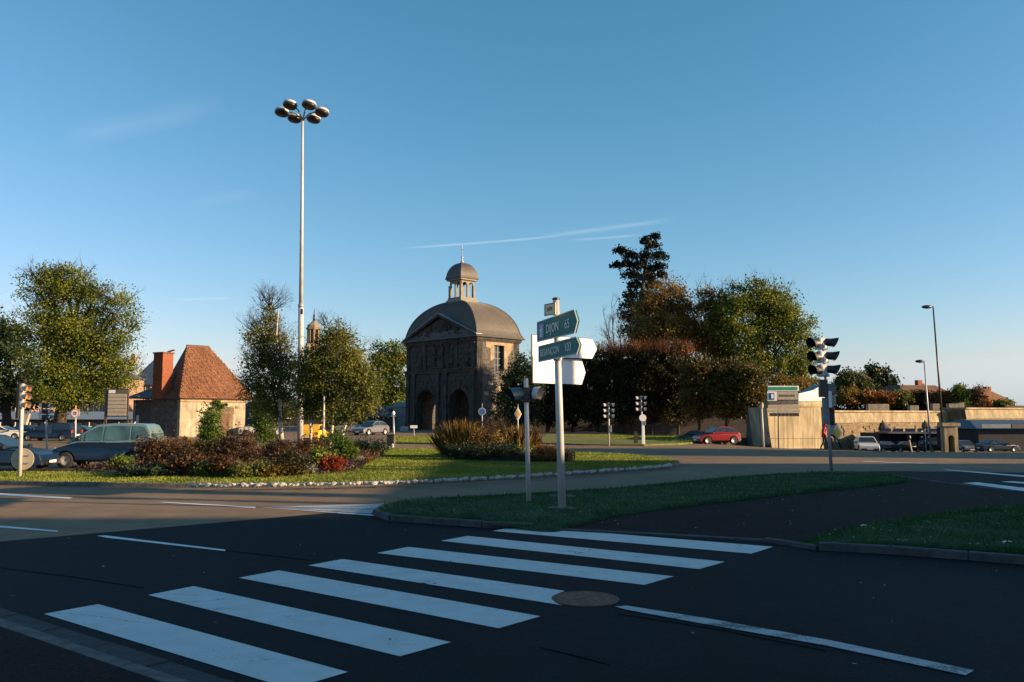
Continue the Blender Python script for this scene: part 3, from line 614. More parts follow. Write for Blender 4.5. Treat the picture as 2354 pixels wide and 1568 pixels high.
# unseen blocks added right of the picture to cast the shade over the crossing
def shade_block(x0, x1, y0, y1, h, extra=()):
    r = empty('shade_block', ((x0 + x1) / 2, (y0 + y1) / 2, gz((x0 + x1) / 2, (y0 + y1) / 2)), kind='structure'); w_, d_ = x1 - x0, y1 - y0
    MB().box((0, 0, h / 2), (w_, d_, h)).build('wall', 'render', r)
    MB().box((0, 0, h + .25), (w_ + .5, d_ + .5, .5), tap=.9).build('roof', 'slate', r)
    for i, (ex, ey, ew, eh) in enumerate(extra): MB().box((ex, ey, h + eh / 2), (ew, ew * .6, eh)).build('chimney', 'brick', r)  # tall stacks added only to throw shadow streaks over road and lawn
    for fz in (2.0, 5.2, 8.4):
        if fz < h - 1:
            for k in range(max(1, int(d_ / 3.4))): MB().box((-w_ / 2 - .02, -d_ / 2 + 1.7 + k * 3.4, fz), (.1, 1.1, 1.7)).build('window', 'glass', r)
shade_block(60.6, 84, -62, .6, 19.5)
shade_block(34.5, 60, -10, 27.4, 9.5, ((-9, 4.0, 1.0, 3.6), (-8, 1.9, .42, 5.8), (-9, 12.2, .8, 3.4)))
shade_block(88, 112, 25.5, 31.8, 23)

# ================================================================== gate building with domed roof
gx0 = Vector((-14.04, 110.0, 0)); gd = Vector((.70, -.714)); GR = math.atan2(gd.y, gd.x)
gate = empty('gatehouse', gx0, GR, 'old stone town gate with two arches, pediment and slate dome with lantern', 'gatehouse')
GW, GD, GH = 14.0, 7.2, 11.2
HOL = [(2.3, 6.1, 3.3), (8.9, 12.6, 3.3)]      # x0, x1, springing height
def arch_wall(mb, x0, x1, h, y, th, holes, n=12, axis='x'):
    def P(x, z): return (x, y, z) if axis == 'x' else (y, x, z)
    off = (0, th, 0) if axis == 'x' else (th, 0, 0); cur = x0
    for a, b, sp in holes:
        if a > cur: mb.prism([P(cur, 0), P(a, 0), P(a, h), P(cur, h)], off)
        r = (b - a) / 2; c = (a + b) / 2
        for i in range(n):
            t0, t1 = math.pi * (1 - i / n), math.pi * (1 - (i + 1) / n)
            mb.prism([P(c + r * math.cos(t0), sp + r * math.sin(t0)), P(c + r * math.cos(t1), sp + r * math.sin(t1)), P(c + r * math.cos(t1), h), P(c + r * math.cos(t0), h)], off)
        cur = b
    if x1 > cur: mb.prism([P(cur, 0), P(x1, 0), P(x1, h), P(cur, h)], off)
mb = MB(); arch_wall(mb, 0, GW, GH, 0, .9, HOL); arch_wall(mb, 0, GW, GH, GD - .9, .9, HOL)
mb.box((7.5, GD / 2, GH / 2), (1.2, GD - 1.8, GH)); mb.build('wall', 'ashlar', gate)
# side walls: left closed, right with a window high up
mb = MB(); mb.box((.45, GD / 2, GH / 2), (.9, GD - 1.82, GH - .02)); mb.build('side_wall', 'rubble', gate)
mb = MB(); SX = GW - .9
mb.box((GW - .45, GD / 2, 3.7), (.9, GD - 1.82, 7.4)); mb.box((GW - .45, 1.9, 9.29), (.9, 1.98, 3.78)); mb.box((GW - .45, 5.4, 9.29), (.9, 1.78, 3.78)); mb.box((GW - .45, 3.7, 10.9), (.9, 1.6, .56)); mb.build('side_wall', 'rubble', gate)
wn = MB().box((GW - .5, 3.7, 9.0), (.06, 1.5, 3.1)).build('window', 'glass', gate)
mb = MB(); mb.box((GW - .42, 3.7, 9.0), (.1, .09, 3.1))
for z in (8.2, 9.0, 9.8): mb.box((GW - .425, 3.7, z), (.08, 1.5, .07))
mb.build('frame', 'brown_metal', wn)
# lime render that has held on round the window
mb = MB()
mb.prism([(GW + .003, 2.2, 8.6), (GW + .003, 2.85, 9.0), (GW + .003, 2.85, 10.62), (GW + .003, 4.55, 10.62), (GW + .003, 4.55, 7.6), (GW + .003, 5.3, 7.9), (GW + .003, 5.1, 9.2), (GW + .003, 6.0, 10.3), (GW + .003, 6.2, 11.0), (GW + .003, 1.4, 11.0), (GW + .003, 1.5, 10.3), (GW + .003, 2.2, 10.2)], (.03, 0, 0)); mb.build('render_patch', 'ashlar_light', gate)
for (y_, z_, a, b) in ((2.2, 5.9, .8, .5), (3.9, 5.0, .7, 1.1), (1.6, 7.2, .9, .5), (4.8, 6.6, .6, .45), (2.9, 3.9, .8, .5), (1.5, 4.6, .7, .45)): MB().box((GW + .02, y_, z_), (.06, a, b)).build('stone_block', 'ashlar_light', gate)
for z, h, o_ in ((0.0, .9, .14), (7.3, .32, .22), (7.62, .16, .34)):
    mb = MB(); 
    if z == 0: 
        for a, b in ((-.1, 2.25), (6.15, 8.85), (12.65, 14.1)): MB().box(((a + b) / 2, -o_ / 2, h / 2), (b - a, o_, h)).build('plinth', 'ashlar', gate)
        continue
    else: mb.box((GW / 2, -o_ / 2 - .001, z + h / 2), (GW + .3, o_, h))
    mb.build('string_course' if z else 'plinth', 'ashlar', gate)
# pilasters
for x in (.45, 1.75, 6.7, 8.2, 13.35):
    mb = MB(); mb.box((x, -.14, 4.1), (.62, .14, 6.4)); mb.box((x, -.18, 7.12), (.8, .22, .34)); mb.build('pilaster', 'ashlar', gate)
for x in (.5, 4.0, 5.6, 8.6, 10.2, 13.4):
    mb = MB(); mb.box((x, -.09, 9.3), (.55, .16, 2.9)); mb.box((x, -.12, 10.85), (.7, .24, .22)); mb.build('pilaster', 'ashlar', gate)
# dressed blocks of the front, laid in courses
bms = []
for k in range(3):
    bm = bmesh.new(); bmesh.ops.create_cube(bm, size=1)
    bmesh.ops.bevel(bm, geom=[e for e in bm.edges if e.verts[0].co.y < 0 and e.verts[1].co.y < 0], offset=.03, segments=1, affect='EDGES')
    me = bpy.data.meshes.new('stone_block'); bm.to_mesh(me); bm.free(); me.materials.append(M['ashlar']); bms.append(me)
rb = random.Random(4); cnt = 0
for j in range(15):
    z0 = .95 + j * .66
    if 6.9 < z0 + .33 < 7.9: continue
    x = .05 - (j % 2) * .4
    while x < GW - .1 and cnt < 270:
        wd = rb.uniform(.8, 1.15); a, b = max(.05, x), min(GW - .05, x + wd); x += wd
        if b - a < .25: continue
        bad = False
        for ha, hb, sp in HOL:
            c, r = (ha + hb) / 2, (hb - ha) / 2 + .02
            for xx in (a, b, (a + b) / 2):
                for zz in (z0, z0 + .64):
                    if abs(xx - c) < r and (zz < sp or (xx - c) ** 2 + (zz - sp) ** 2 < r * r): bad = True
            if a < c - r < b and z0 < sp + .3: bad = True
            if a < c + r < b and z0 < sp + .3: bad = True
        if bad or z0 + .64 > GH - .3: continue
        inst(rb.choice(bms), 'stone_block', gate, ((a + b) / 2, -.012, z0 + .32), (0, 0, 0), (b - a - .06, .11 + rb.uniform(-.05, .07), .60)); cnt += 1
for a, b, sp in HOL:                       # arch stones
    c, r = (a + b) / 2, (b - a) / 2
    for i in range(11):
        t0, t1 = math.pi * i / 11 + .015, math.pi * (i + 1) / 11 - .015
        MB().prism([(c + q * math.cos(t), -.002, sp + q * math.sin(t)) for q, t in ((r, t0), (r + (.8 if i == 5 else .6), t0), (r + (.8 if i == 5 else .6), t1), (r, t1))], (0, -.16 if i == 5 else -.1, 0)).build('arch_stone', 'ashlar', gate)
# niche, cartouches
mb = MB(); mb.box((6.95 - .75, -.13, 9.2), (.18, .24, 2.3)); mb.box((6.95 + .75, -.13, 9.2), (.18, .24, 2.3)); mb.box((6.95, -.15, 8.0), (1.9, .3, .2)); mb.lathe([(.75, 0), (.95, 0), (.95, .25), (.75, .25)], (6.95, -.27, 10.1), 20, (0, 1, 0), cap=False); mb.build('niche', 'ashlar', gate)
MB().box((6.95, -.06, 9.2), (1.28, .02, 2.2)).build('niche_recess', 'dark_wall', gate)
for x in (3.1, 9.4, 12.2):
    mb = MB(); mb.lathe([(.0, 0), (.4, .02), (.5, .1), (.3, .22), (0, .26)], (x, -.10, 8.75), 12, (0, -1, 0)); mb.box((x, -.12, 8.1), (1.0, .2, .14)); mb.box((x, -.14, 9.5), (.8, .22, .2)); mb.build('cartouche', 'ashlar', gate)
# cornice and pediment
mb = MB(); mb.box((GW / 2, GD / 2, GH + .15), (GW + .5, GD + .5, .3)); mb.box((GW / 2, GD / 2, GH - .09), (GW + .3, GD + .3, .18)); mb.build('cornice', 'ashlar', gate)
PA = 3.0
MB().prism([(.1, .25, GH + .3), (GW - .1, .25, GH + .3), (GW / 2, .25, GH + .3 + PA - .25)], (0, -.35, 0)).build('pediment', 'ashlar', gate)
for s in (-1, 1):
    x_ = GW / 2 + s * (GW / 2 + .35); MB().prism([(x_, .4, GH + .302), (x_, .4, GH + .62), (GW / 2 + s * .002, .4, GH + .62 + PA + .05), (GW / 2 + s * .002, .4, GH + .302 + PA)], (0, -.85, 0)).build('raking_cornice', 'ashlar', gate)
    MB().prism([(x_ + s * .02, .5, GH + .624), (x_ + s * .02, .5, GH + .68), (GW / 2 + s * .002, .5, GH + .74 + PA), (GW / 2 + s * .002, .5, GH + .68 + PA)], (0, -.98, 0)).build('lead_flashing', 'zinc', gate)
rr = random.Random(3); mb = MB()
for i in range(26):
    x = 7 + rr.uniform(-4.6, 4.6); zt = GH + .45 + rr.uniform(.1, .95) * (PA - .7) * (1 - abs(x - 7) / 6.5)
    mb.lathe([(0, 0), (.22, .02), (.26, .1), (.12, .2), (0, .22)], (x, -.08, zt), 8, (rr.uniform(-.3, .3), -1, rr.uniform(-.3, .3)))
mb.build('pediment_carving', 'ashlar', gate)
# dome: four curved slopes of slate
def dome(mb, cx, cy, z0, hx0, hy0, hx1, hy1, H, n=14, flare=.0, p=1.0):
    rings = []
    for i in range(n + 1):
        t = i / n; a = t * math.pi / 2 * .93; k = math.cos(a) ** p; k1 = math.cos(math.pi / 2 * .93) ** p; k = (k - k1) / (1 - k1); z = math.sin(a) / math.sin(math.pi / 2 * .93)
        fl = flare * max(0, 1 - t * 7) ** 2
        rings.append((hx1 + (hx0 - hx1) * k + fl, hy1 + (hy0 - hy1) * k + fl, z0 + H * z))
    vs = [];
    for hx, hy, z in rings: vs += [(cx - hx, cy - hy, z), (cx + hx, cy - hy, z), (cx + hx, cy + hy, z), (cx - hx, cy + hy, z)]
    for side in range(4):
        m_ = MB(); 
        b = len(mb.v)
    mb.add(vs, [(i * 4 + j, i * 4 + (j + 1) % 4, (i + 1) * 4 + (j + 1) % 4, (i + 1) * 4 + j) for i in range(n) for j in range(4)] + [(0, 1, 2, 3)[::-1], tuple(n * 4 + j for j in range(4))])
    return rings
mb = MB(); rg = dome(mb, GW / 2, GD / 2, GH + .30, 7.1, 3.75, 1.45, 1.4, 5.15, 18, .42, 1.15); dm = mb.build('dome', 'dome_slate', gate)
# courses of slate standing a little proud, and lead rolls on the hips
mb = MB()
for q in range(1, 40):
    t = q / 40 * 18; i = min(17, int(t)); f = t - i; hx, hy, z = [rg[i][c] + (rg[i + 1][c] - rg[i][c]) * f for c in range(3)]
    for y_, s in ((-hy, -1), (hy, 1)): mb.box((GW / 2, GD / 2 + y_ + s * .012, z), (2 * hx, .035, .03))
    for x_, s in ((-hx, -1), (hx, 1)): mb.box((GW / 2 + x_ + s * .012, GD / 2, z), (.035, 2 * hy, .03))
tag(mb.build('slate_course', 'dome_slate', gate), kind='stuff')
for sx in (-1, 1):
    for sy in (-1, 1): MB().tube([(GW / 2 + sx * h[0], GD / 2 + sy * h[1], h[2]) for h in rg], .07, 6).build('hip_roll', 'dome_slate', gate, smooth_=True)
# lantern
lz = GH + .30 + 5.08; cxl, cyl = GW / 2, GD / 2
mb = MB(); mb.box((cxl, cyl, lz + .15), (3.3, 3.2, .45), tap=.86); mb.box((cxl, cyl, lz + .5), (2.6, 2.6, .3)); mb.build('lantern_base', 'lantern_stone', gate)
for sx in (-1, 0, 1):
    for sy in (-1, 0, 1):
        if sx or sy: MB().box((cxl + sx * 1.08, cyl + sy * 1.08, lz + 1.45), (.34 if sx and sy else .2, .34 if sx and sy else .2, 1.62)).build('lantern_post', 'lantern_stone', gate)
mb = MB()
for k in range(4):
    for hx in (-.54, .54):
        m2 = MB(); arch_wall(m2, hx - .54, hx + .54, .62, -1.17, .18, [(hx - .38, hx + .38, .02)], 8)
        cs, sn = math.cos(k * math.pi / 2), math.sin(k * math.pi / 2); mb.add([(cxl + x * cs - y * sn, cyl + x * sn + y * cs, lz + 2.262 + z) for x, y, z in m2.v], m2.f)
mb.build('lantern_arcade', 'lantern_stone', gate)
mb = MB(); mb.box((cxl, cyl, lz + 3.0), (2.9, 2.9, .22)); mb.build('lantern_cornice', 'lantern_stone', gate)
mb = MB(); dome(mb, cxl, cyl, lz + 3.11, 1.5, 1.5, .08, .08, 2.25, 12, .10, .8); mb.build('lantern_roof', 'dome_slate', gate)
mb = MB(); mb.lathe([(.1, 0), (.22, .25), (.1, .45), (.06, .6), (.14, .75), (.16, .85), (.05, 1.0), (.04, 2.4), (.01, 2.5)], (cxl, cyl, lz + 5.25), 10); mb.box((cxl, cyl, lz + 7.1), (.5, .05, .05)); mb.build('finial', 'galv', gate, smooth_=True)
# paved ground inside and light doorway of the passage beyond
MB().box((GW / 2, GD / 2, .03), (GW - 1.8, GD + 4, .05)).build('passage_floor', 'kerb', gate)

# ================================================================== small house with steep tiled roof
K = Vector((-30.0, 75.0, 0)); lv = Vector((-.85, .52, 0)).normalized(); rv = Vector((.52, .85, 0)).normalized()
hr = math.atan2(lv.y, lv.x)
house = empty('cottage', K, 0, 'low rendered house with tall orange tiled roof and brick chimney beside the roundabout', 'house')
def HP(l, r, z): return tuple(lv * l + rv * r + Vector((0, 0, z)))
LL, RR, EH = 6.9, 7.4, 3.45
def hwall(name, p0, p1, h, th, m, inward, z0=-.2):
    a = Vector(HP(*p0, z0)); b = Vector(HP(*p1, z0)); return MB().prism([a, b, b + Vector((0, 0, h)), a + Vector((0, 0, h))], inward).build(name, m, house)
hwall('wall', (0, 0), (0, RR), EH + .2, .4, 'render', lv * .4); hwall('wall', (.402, 0), (LL, 0), EH + .2, .4, 'rubble', rv * .4)
hwall('wall', (LL, .402), (LL, RR), EH + .2, .4, 'render', -lv * .4); hwall('wall', (.402, RR), (LL - .402, RR), EH + .2, .4, 'render', -rv * .4)
# brown bricked-up door and its patch of bare masonry, a cornice under the eaves, a drainpipe
def lit(r, z, w_, h_, th=.03, off=.0): return [HP(-.004 - off, r - w_ / 2, z), HP(-.004 - off, r + w_ / 2, z), HP(-.004 - off, r + w_ / 2 * .9, z + h_), HP(-.004 - off, r - w_ / 2 * .95, z + h_)]
MB().prism(lit(5.0, 0.0, 1.9, 2.8), -lv * .02).build('bare_masonry', 'rampart', house); MB().prism(lit(5.0, 0, 1.0, 2.1, off=.03), -lv * .03).build('blocked_door', 'tile_brown', house)
for (r, z, w_, h_) in ((6.3, 2.6, .35, .3), (3.1, 1.2, .5, .25), (6.7, .9, .3, .5), (5.9, 2.1, .25, .6)): MB().prism(lit(r, z, w_, h_), -lv * .015).build('damaged_render', 'rampart', house)
MB().prism([HP(-.15, -.1, EH - .0), HP(-.15, RR, EH), HP(.0, RR, EH), HP(0, -.1, EH)], (0, 0, -.22)).build('eaves_board', 'ashlar_light', house)
MB().tube([HP(6.5, -.08, 0), HP(6.5, -.08, 3.3)], .05, 6).build('drainpipe', 'zinc', house); MB().prism([HP(5.9, -.02, .1), HP(6.3, -.02, .1), HP(6.3, -.02, 2.0), HP(5.9, -.02, 2.0)], -rv * .04).build('door', 'galv', house)
# roof
A_ = at(430, 798, 78.2) - K; B_ = at(479, 800.5, 81.6) - K
E0 = Vector(HP(-.35, -.35, EH + .02)); E1 = Vector(HP(-.35, RR + .9, EH + .02)); E2 = Vector(HP(LL + .5, -.4, EH + .12)); E3 = Vector(HP(LL + .5, RR + .5, EH)); Q = Vector(HP(3.7, -.38, EH + .06)); P_ = Vector(HP(4.0, 1.4, EH + 1.55)) 
def facet(name, poly, m, th=.12):
    poly = [Vector(p) for p in poly]; nrm = (poly[1] - poly[0]).cross(poly[2] - poly[0]).normalized(); nrm = nrm if nrm.z > 0 else -nrm; return MB().prism(poly, nrm * th).build(name, m, house), nrm
facet('roof', [E0, E1, B_, A_], 'tile_brown'); facet('roof', [E0, Q, P_, A_], 'tile_brown'); facet('roof', [Q, E2, P_], 'slate'); facet('roof', [A_, P_, Vector(HP(4.6, 5.5, EH + 1.2)), B_], 'tile_brown'); facet('roof', [P_, E2, E3, Vector(HP(4.6, 5.5, EH + 1.2))], 'slate'); facet('roof', [E1, Vector(HP(4.6, 5.5, EH + 1.2)), B_], 'tile_brown'); facet('roof', [E1, E3, Vector(HP(4.6, 5.5, EH + 1.2))], 'slate')
MB().tube([A_ + Vector((0, 0, .1)), B_ + Vector((0, 0, .1))], .14, 8).build('ridge', 'tile_brown', house); MB().tube([E0 + Vector((0, 0, .1)), A_ + Vector((0, 0, .1))], .10, 8).build('hip_ridge', 'tile', house)
def tiles(p0, p1, q0, q1, rows, size, m, seed, name='roof_tile'):   # quad p0-p1 eave, q0-q1 ridge
    r_ = random.Random(seed); mb = MB(); nrm = (p1 - p0).cross(q0 - p0).normalized(); nrm = nrm if nrm.z > 0 else -nrm; up = ((q0 + q1) / 2 - (p0 + p1) / 2).normalized()
    for i in range(rows):
        t = i / rows; a = p0.lerp(q0, t); b = p1.lerp(q1, t); ln = (b - a).length; n = max(1, int(ln / size)); d = (b - a).normalized()
        for k in range(n):
            c = a + d * ((k + .5 + (i % 2) * .5 - .25) * ln / n + r_.uniform(-.02, .02)) + nrm * (.14 + r_.uniform(0, .035)); hw = d * size * .44; ht = up * ((q0 - p0).length / rows) * 1.0; lift = nrm * (.045 + r_.uniform(-.012, .025))
            A0, B0, C0, D0 = c - hw + lift, c + hw + lift, c + hw + ht, c - hw + ht; e = -nrm * .05
            mb.add([A0, B0, C0, D0, A0 + e, B0 + e], [(0, 1, 2, 3), (4, 5, 1, 0)])
    o = mb.build(name, m, house, fixn=False); tag(o, kind='stuff'); return o
tiles(E0, E1, A_, B_, 34, .20, 'tile', 1)
# chimney
cb = at(373, 900, 76.5) - K; ct = at(373, 813, 76.5) - K; zt = ct.z; cw_ = 1.35
MB().box((cb.x, cb.y, (3.5 + zt) / 2), (cw_, 1.1, zt - 3.5), hr).build('chimney', 'brick', house)
MB().box((cb.x, cb.y, zt + .05), (cw_ + .16, 1.26, .12), hr).build('chimney_cap', 'tile_brown', house); MB().box((cb.x, cb.y, zt - 2.1), (cw_ + .1, 1.2, .1), hr).build('chimney_band', 'brick', house)
MB().prism([(cb.x + .5, cb.y - .5, zt + .12), (cb.x + .95, cb.y - .3, zt + .32), (cb.x + .95, cb.y + .3, zt + .32), (cb.x + .3, cb.y + .4, zt + .12)], (0, 0, .06)).build('cowl', 'tile_brown', house)
# ivy on the lit wall, a climbing plant of its own
def ivy(name, label, pts, n, seed, leaf='ivy', size=.12):
    rng = np.random.default_rng(seed); base = Vector(HP(-.1, pts[0][0], 0)) + K; root = empty(name, base, 0, label, 'climbing plant'); bl = []
    mb = MB(); prev = Vector((0, 0, 0))
    for r, z, a, b in pts:
        c = Vector(HP(-.25, r, z)) + K - base; bl.append((c.x, c.y, c.z, a, a * .8, b, 1)); mb.tube([prev, c], .03, 5); prev = c
    mb.build('stem', 'bark', root); p, nr, cc = crown_pts(rng, bl, 60, n, .28, .8); raw_mesh('foliage', leaf_cloud(rng, p, nr, size, .3), 4, LM[leaf], root)
ivy('ivy', 'dark green ivy climbing the middle of the lit cottage wall', [(3.2, .5, .8, .7), (3.1, 1.4, .75, .7), (3.5, 2.3, .65, .6), (4.1, 3.05, .7, .5), (3.0, 0, 1.0, .6), (2.6, 1.0, .5, .6)], 8000, 3)

# ================================================================== buildings behind
def building(name, label, x0, x1, Y, ybase, yeave, ridge=None, wall='plaster_pink', roof='slate', depth=9, wins=(), cat='building', inset=1.2, chim=(), rz=0.0):
    a = at(x0, ybase, Y); b = at(x1, ybase, Y); z0 = a.z - .4; w_ = b.x - a.x; h = at(x0, yeave, Y).z - z0; r = empty(name, ((a.x + b.x) / 2, Y, z0), rz, label, cat)
    MB().box((0, depth / 2, h / 2), (w_, depth, h)).build('wall', wall, r)
    if ridge is not None:
        rh = at(x0, ridge, Y).z - z0 - h; e = .35; vs = [(-w_ / 2 - e, -e, h + .002), (w_ / 2 + e, -e, h + .002), (w_ / 2 + e, depth + e, h + .002), (-w_ / 2 - e, depth + e, h + .002), (-w_ / 2 + inset, depth * .35, h + rh), (w_ / 2 - inset, depth * .35, h + rh), (w_ / 2 - inset, depth * .65, h + rh), (-w_ / 2 + inset, depth * .65, h + rh)]
        MB().add(vs, [(3, 2, 1, 0), (4, 5, 6, 7), (0, 1, 5, 4), (1, 2, 6, 5), (2, 3, 7, 6), (3, 0, 4, 7)]).build('roof', roof, r)
    for (wx, wy, ww, wh) in wins:                   # picture measure, centre
        c = at(wx, wy, Y); k = ppm(Y); lx = c.x - (a.x + b.x) / 2; lz_ = c.z - z0
        o = MB().box((lx, -.01, lz_), (ww / k, .12, wh / k)).build('window', 'glass', r)
        mb = MB(); mb.box((lx, -.09, lz_), (.07, .05, wh / k)); mb.box((lx, -.09, lz_ - wh / k / 2 - .06), (ww / k + .2, .2, .12)); mb.build('frame', 'white', o)
    for (wx, wy0, wy1, ww, m) in chim:
        c0 = at(wx, wy0, Y + depth * .4); c1 = at(wx, wy1, Y + depth * .4); MB().box((c0.x - (a.x + b.x) / 2, depth * .4, (c0.z + c1.z) / 2 - z0), (ww / ppm(Y), 1.0, c0.z - c1.z)).build('chimney', m, r)
    return r
W3 = [(308 + i * 13, 897, 5, 17) for i in range(5)] + [(306 + i * 13, 921, 5, 14) for i in range(5)]
building('town_house', 'old town house with blue slate mansard roof behind the cottage chimney', 295, 372, 128, 975, 885, 824, 'plaster_pink', 'blue_roof', 9, W3, chim=((309, 814, 836, 10, 'render'),), inset=2.2)
building('town_house', 'brown house with tall narrow windows seen under the big tree', 180, 262, 118, 975, 868, 848, 'plaster_pink', 'slate', 9, [(190 + i * 13, 936, 6, 22) for i in range(6)])
building('town_house', 'low pale house at the left edge behind the car park', -60, 70, 112, 975, 918, 880, 'plaster_pink', 'tile_brown', 9, [(-30 + i * 22, 945, 7, 14) for i in range(4)])
building('market_hall', 'long low flat hall with pale grey roof behind the parked cars', -120, 300, 92, 990, 964, 946, 'dark_wall', 'zinc', 8, [(-100 + i * 34, 975, 20, 9) for i in range(12)], inset=.4)
building('shed', 'low dark blue shed just left of the gate', 800, 900, 112, 990, 958, 930, 'dark_wall', 'blue_roof', 7)
building('kiosk', 'small pale blue gabled kiosk left of the gate', 903, 936, 114, 992, 935, 924, 'zinc', 'zinc', 5, inset=.2)
building('town_house', 'dark house far behind the birches', 560, 700, 150, 985, 935, 915, 'dark_wall', 'slate', 9, [(575 + i * 22, 955, 8, 12) for i in range(5)])
building('low_house', 'long dark low house behind the birch trunks', 690, 800, 120, 992, 955, 940, 'dark_wall', 'blue_roof', 7)
# church lantern tower behind the birches
tb = at(718, 900, 160); k = ppm(160); ch = empty('church_tower', (tb.x, 160, 0), R(20), 'small carved stone lantern turret with spire behind the birches', 'tower')
zt = lambda y: at(718, y, 160).z
MB().box((0, 0, zt(790) / 2), (2.7, 2.7, zt(790))).build('shaft', 'ashlar_light', ch)
for a in range(8): an = a * math.pi / 4; MB().box((math.cos(an) * 1.08, math.sin(an) * 1.08, (zt(790) + zt(757)) / 2), (.34, .34, zt(757) - zt(790)), an).build('column', 'ashlar_light', ch)
MB().lathe([(.5, zt(790)), (.5, zt(757))], n=8).build('core', 'dark_wall', ch); MB().lathe([(1.45, zt(758)), (1.5, zt(754)), (1.25, zt(753)), (1.25, zt(748)), (.75, zt(744)), (.3, zt(738))], n=8).build('cap', 'ashlar_light', ch)
MB().lathe([(.28, zt(739)), (.14, zt(728)), (.24, zt(726)), (.1, zt(722)), (.04, zt(710))], n=8).build('spire', 'ashlar', ch)
# houses and terrace beyond the ramparts
building('town_house', 'brown tiled house with square chimney beyond the ramparts', 2062, 2228, 185, 950, 915, 884, 'ashlar_light', 'tile_brown', 12, [(2075, 925, 5, 8), (2105, 925, 5, 8), (2180, 927, 5, 8)], chim=((2126, 874, 892, 13, 'brick'), (2135, 882, 892, 8, 'tile_brown')), inset=3, rz=R(18))
building('town_house', 'house with long orange tiled roof at the far right', 2255, 2344, 175, 950, 926, 892, 'render', 'tile', 12, [(2328, 932, 5, 6)], chim=((2282, 889, 898, 5, 'brick'), (2290, 889, 898, 7, 'brick'), (2341, 913, 930, 6, 'ashlar')), inset=3.2, rz=R(18))
building('long_house', 'low dark roofed house on the rampart at the right edge', 2308, 2460, 150, 948, 942, 932, 'ashlar_light', 'tile_brown', 8, rz=R(18))

# ================================================================== ramparts
rz0 = -2.9
def rampart(name, label, x0, x1, Y, Y1, ytop, m='rampart', th=4.0, zb=-3.6):
    a = at(x0, ytop, Y); b = at(x1, ytop, Y1); r = empty(name, ((a.x + b.x) / 2, (Y + Y1) / 2, zb), math.atan2(b.y - a.y, b.x - a.x), label, 'wall'); h = (a.z + b.z) / 2 - zb; w_ = math.hypot(b.x - a.x, b.y - a.y)
    MB().prism([(-w_ / 2, 0, h - .25), (-w_ / 2, th, h - .25), (-w_ / 2, th, 0), (-w_ / 2, -.7, 0)], (w_, 0, 0)).build('wall', m, r); MB().box((0, th / 2 - .15, h - .125), (w_ + .1, th + .3, .25)).build('coping', 'ashlar_light', r); MB().prism([(-w_ / 2, -.06, h - .255), (-w_ / 2, .5, h - .255), (-w_ / 2, .5, h - 1.7), (-w_ / 2, -.30, h - 1.7)], (w_, 0, 0)).build('upper_band', 'bastion', r); return r, h, w_
wl, wh, ww = rampart('rampart_wall', 'long lit stone rampart wall behind the white car', 1905, 2225, 112, 132, 944)
rng_ = random.Random(9)
def rubble_blocks(r, h, w_, n, x0f, x1f, m='rampart'):
    me = bms[0].copy(); me.materials.clear(); me.materials.append(M['rampart'])
    for i in range(n): x = rng_.uniform(x0f, x1f) * w_ / 2; z = rng_.uniform(.2, .66) * h; inst(me, 'stone_block', r, (x, -.7 * (1 - z / h) - .03, z), (0, 0, 0), (rng_.uniform(.5, 1.3), .13, rng_.uniform(.25, .45)))
rubble_blocks(wl, wh, ww, 110, -1, -.05); rubble_blocks(wl, wh, ww, 45, -.05, 1)
# garderobe-like turrets on the wall
for i, (x, lb) in enumerate(((2027, 'small dark stone turret on the rampart wall right of the white car'), (2124, 'small dark stone turret on the rampart wall beside the slimmer lamp'))):
    p = at(x, 960, 112 + (x - 1905) / 320 * 20 - 1.2); t_ = empty('wall_turret', (p.x, p.y, -3.3), 0, lb, 'turret'); MB().lathe([(.8, 0), (.8, 3.3), (.95, 3.45), (.0, 4.6)], n=10).build('turret', 'dark_wall', t_); MB().box((-.1, -.83, 2.4), (.2, .05, .7)).build('slit', 'black', t_)
w2, wh2, ww2 = rampart('rampart_wall', 'higher stretch of rough rampart wall at the right edge', 2216, 2560, 126, 148, 938); rubble_blocks(w2, wh2, ww2, 60, -1, .4)
# white parapets and boxes along the wall walk
for i, (x0, x1, y0, y1, lb) in enumerate(((1992, 2040, 929, 936, 'long white parapet block under the two orange ball trees'), (2088, 2108, 932, 941, 'white block left of the lamps on the rampart'), (2140, 2157, 928, 936, 'white block right of the slim lamp on the rampart'), (2177, 2200, 928, 938, 'broad white block right of the tall lamp on the rampart'), (2200, 2212, 926, 938, 'squarish white block behind the rampart at its raised end'))):
    a = at(x0, y1, 146); b = at(x1, y0, 146); o = MB().box(((a.x + b.x) / 2, 146, (a.z + b.z) / 2 - .3), (b.x - a.x, 1.0, abs(b.z - a.z) + .6)).build('parapet_block', 'render', bevel=.05); tag(o, lb, 'parapet block')
# earth terrace behind the wall
mb = MB(); mb.box((150, 205, -.4), (210, 110, 6.2)); tag(mb.build('terrace', 'lawn'), kind='structure')
# dark low hall below the wall, where cars stand in its shade
hall = building('garage_row', 'long low dark shelter at the foot of the rampart wall', 2022, 2176, 108, 1026, 996, None, 'shelter_dark', 'slate', 6)
MB().box((0, -1.2, (at(2022, 996, 108).z - hall.location.z) + .12), ((at(2176, 996, 108).x - at(2022, 996, 108).x) + .6, 4.2, .18)).build('shade_canopy', 'slate', hall)  # overhang added to keep the sun off the shelter front
for i in range(5):
    c = at(2036 + i * 28, 1012, 108); MB().box((c.x - hall.location.x, -.08, 1.5), (1.3, .1, 2.4)).build('garage_door', 'navy_paint', hall)
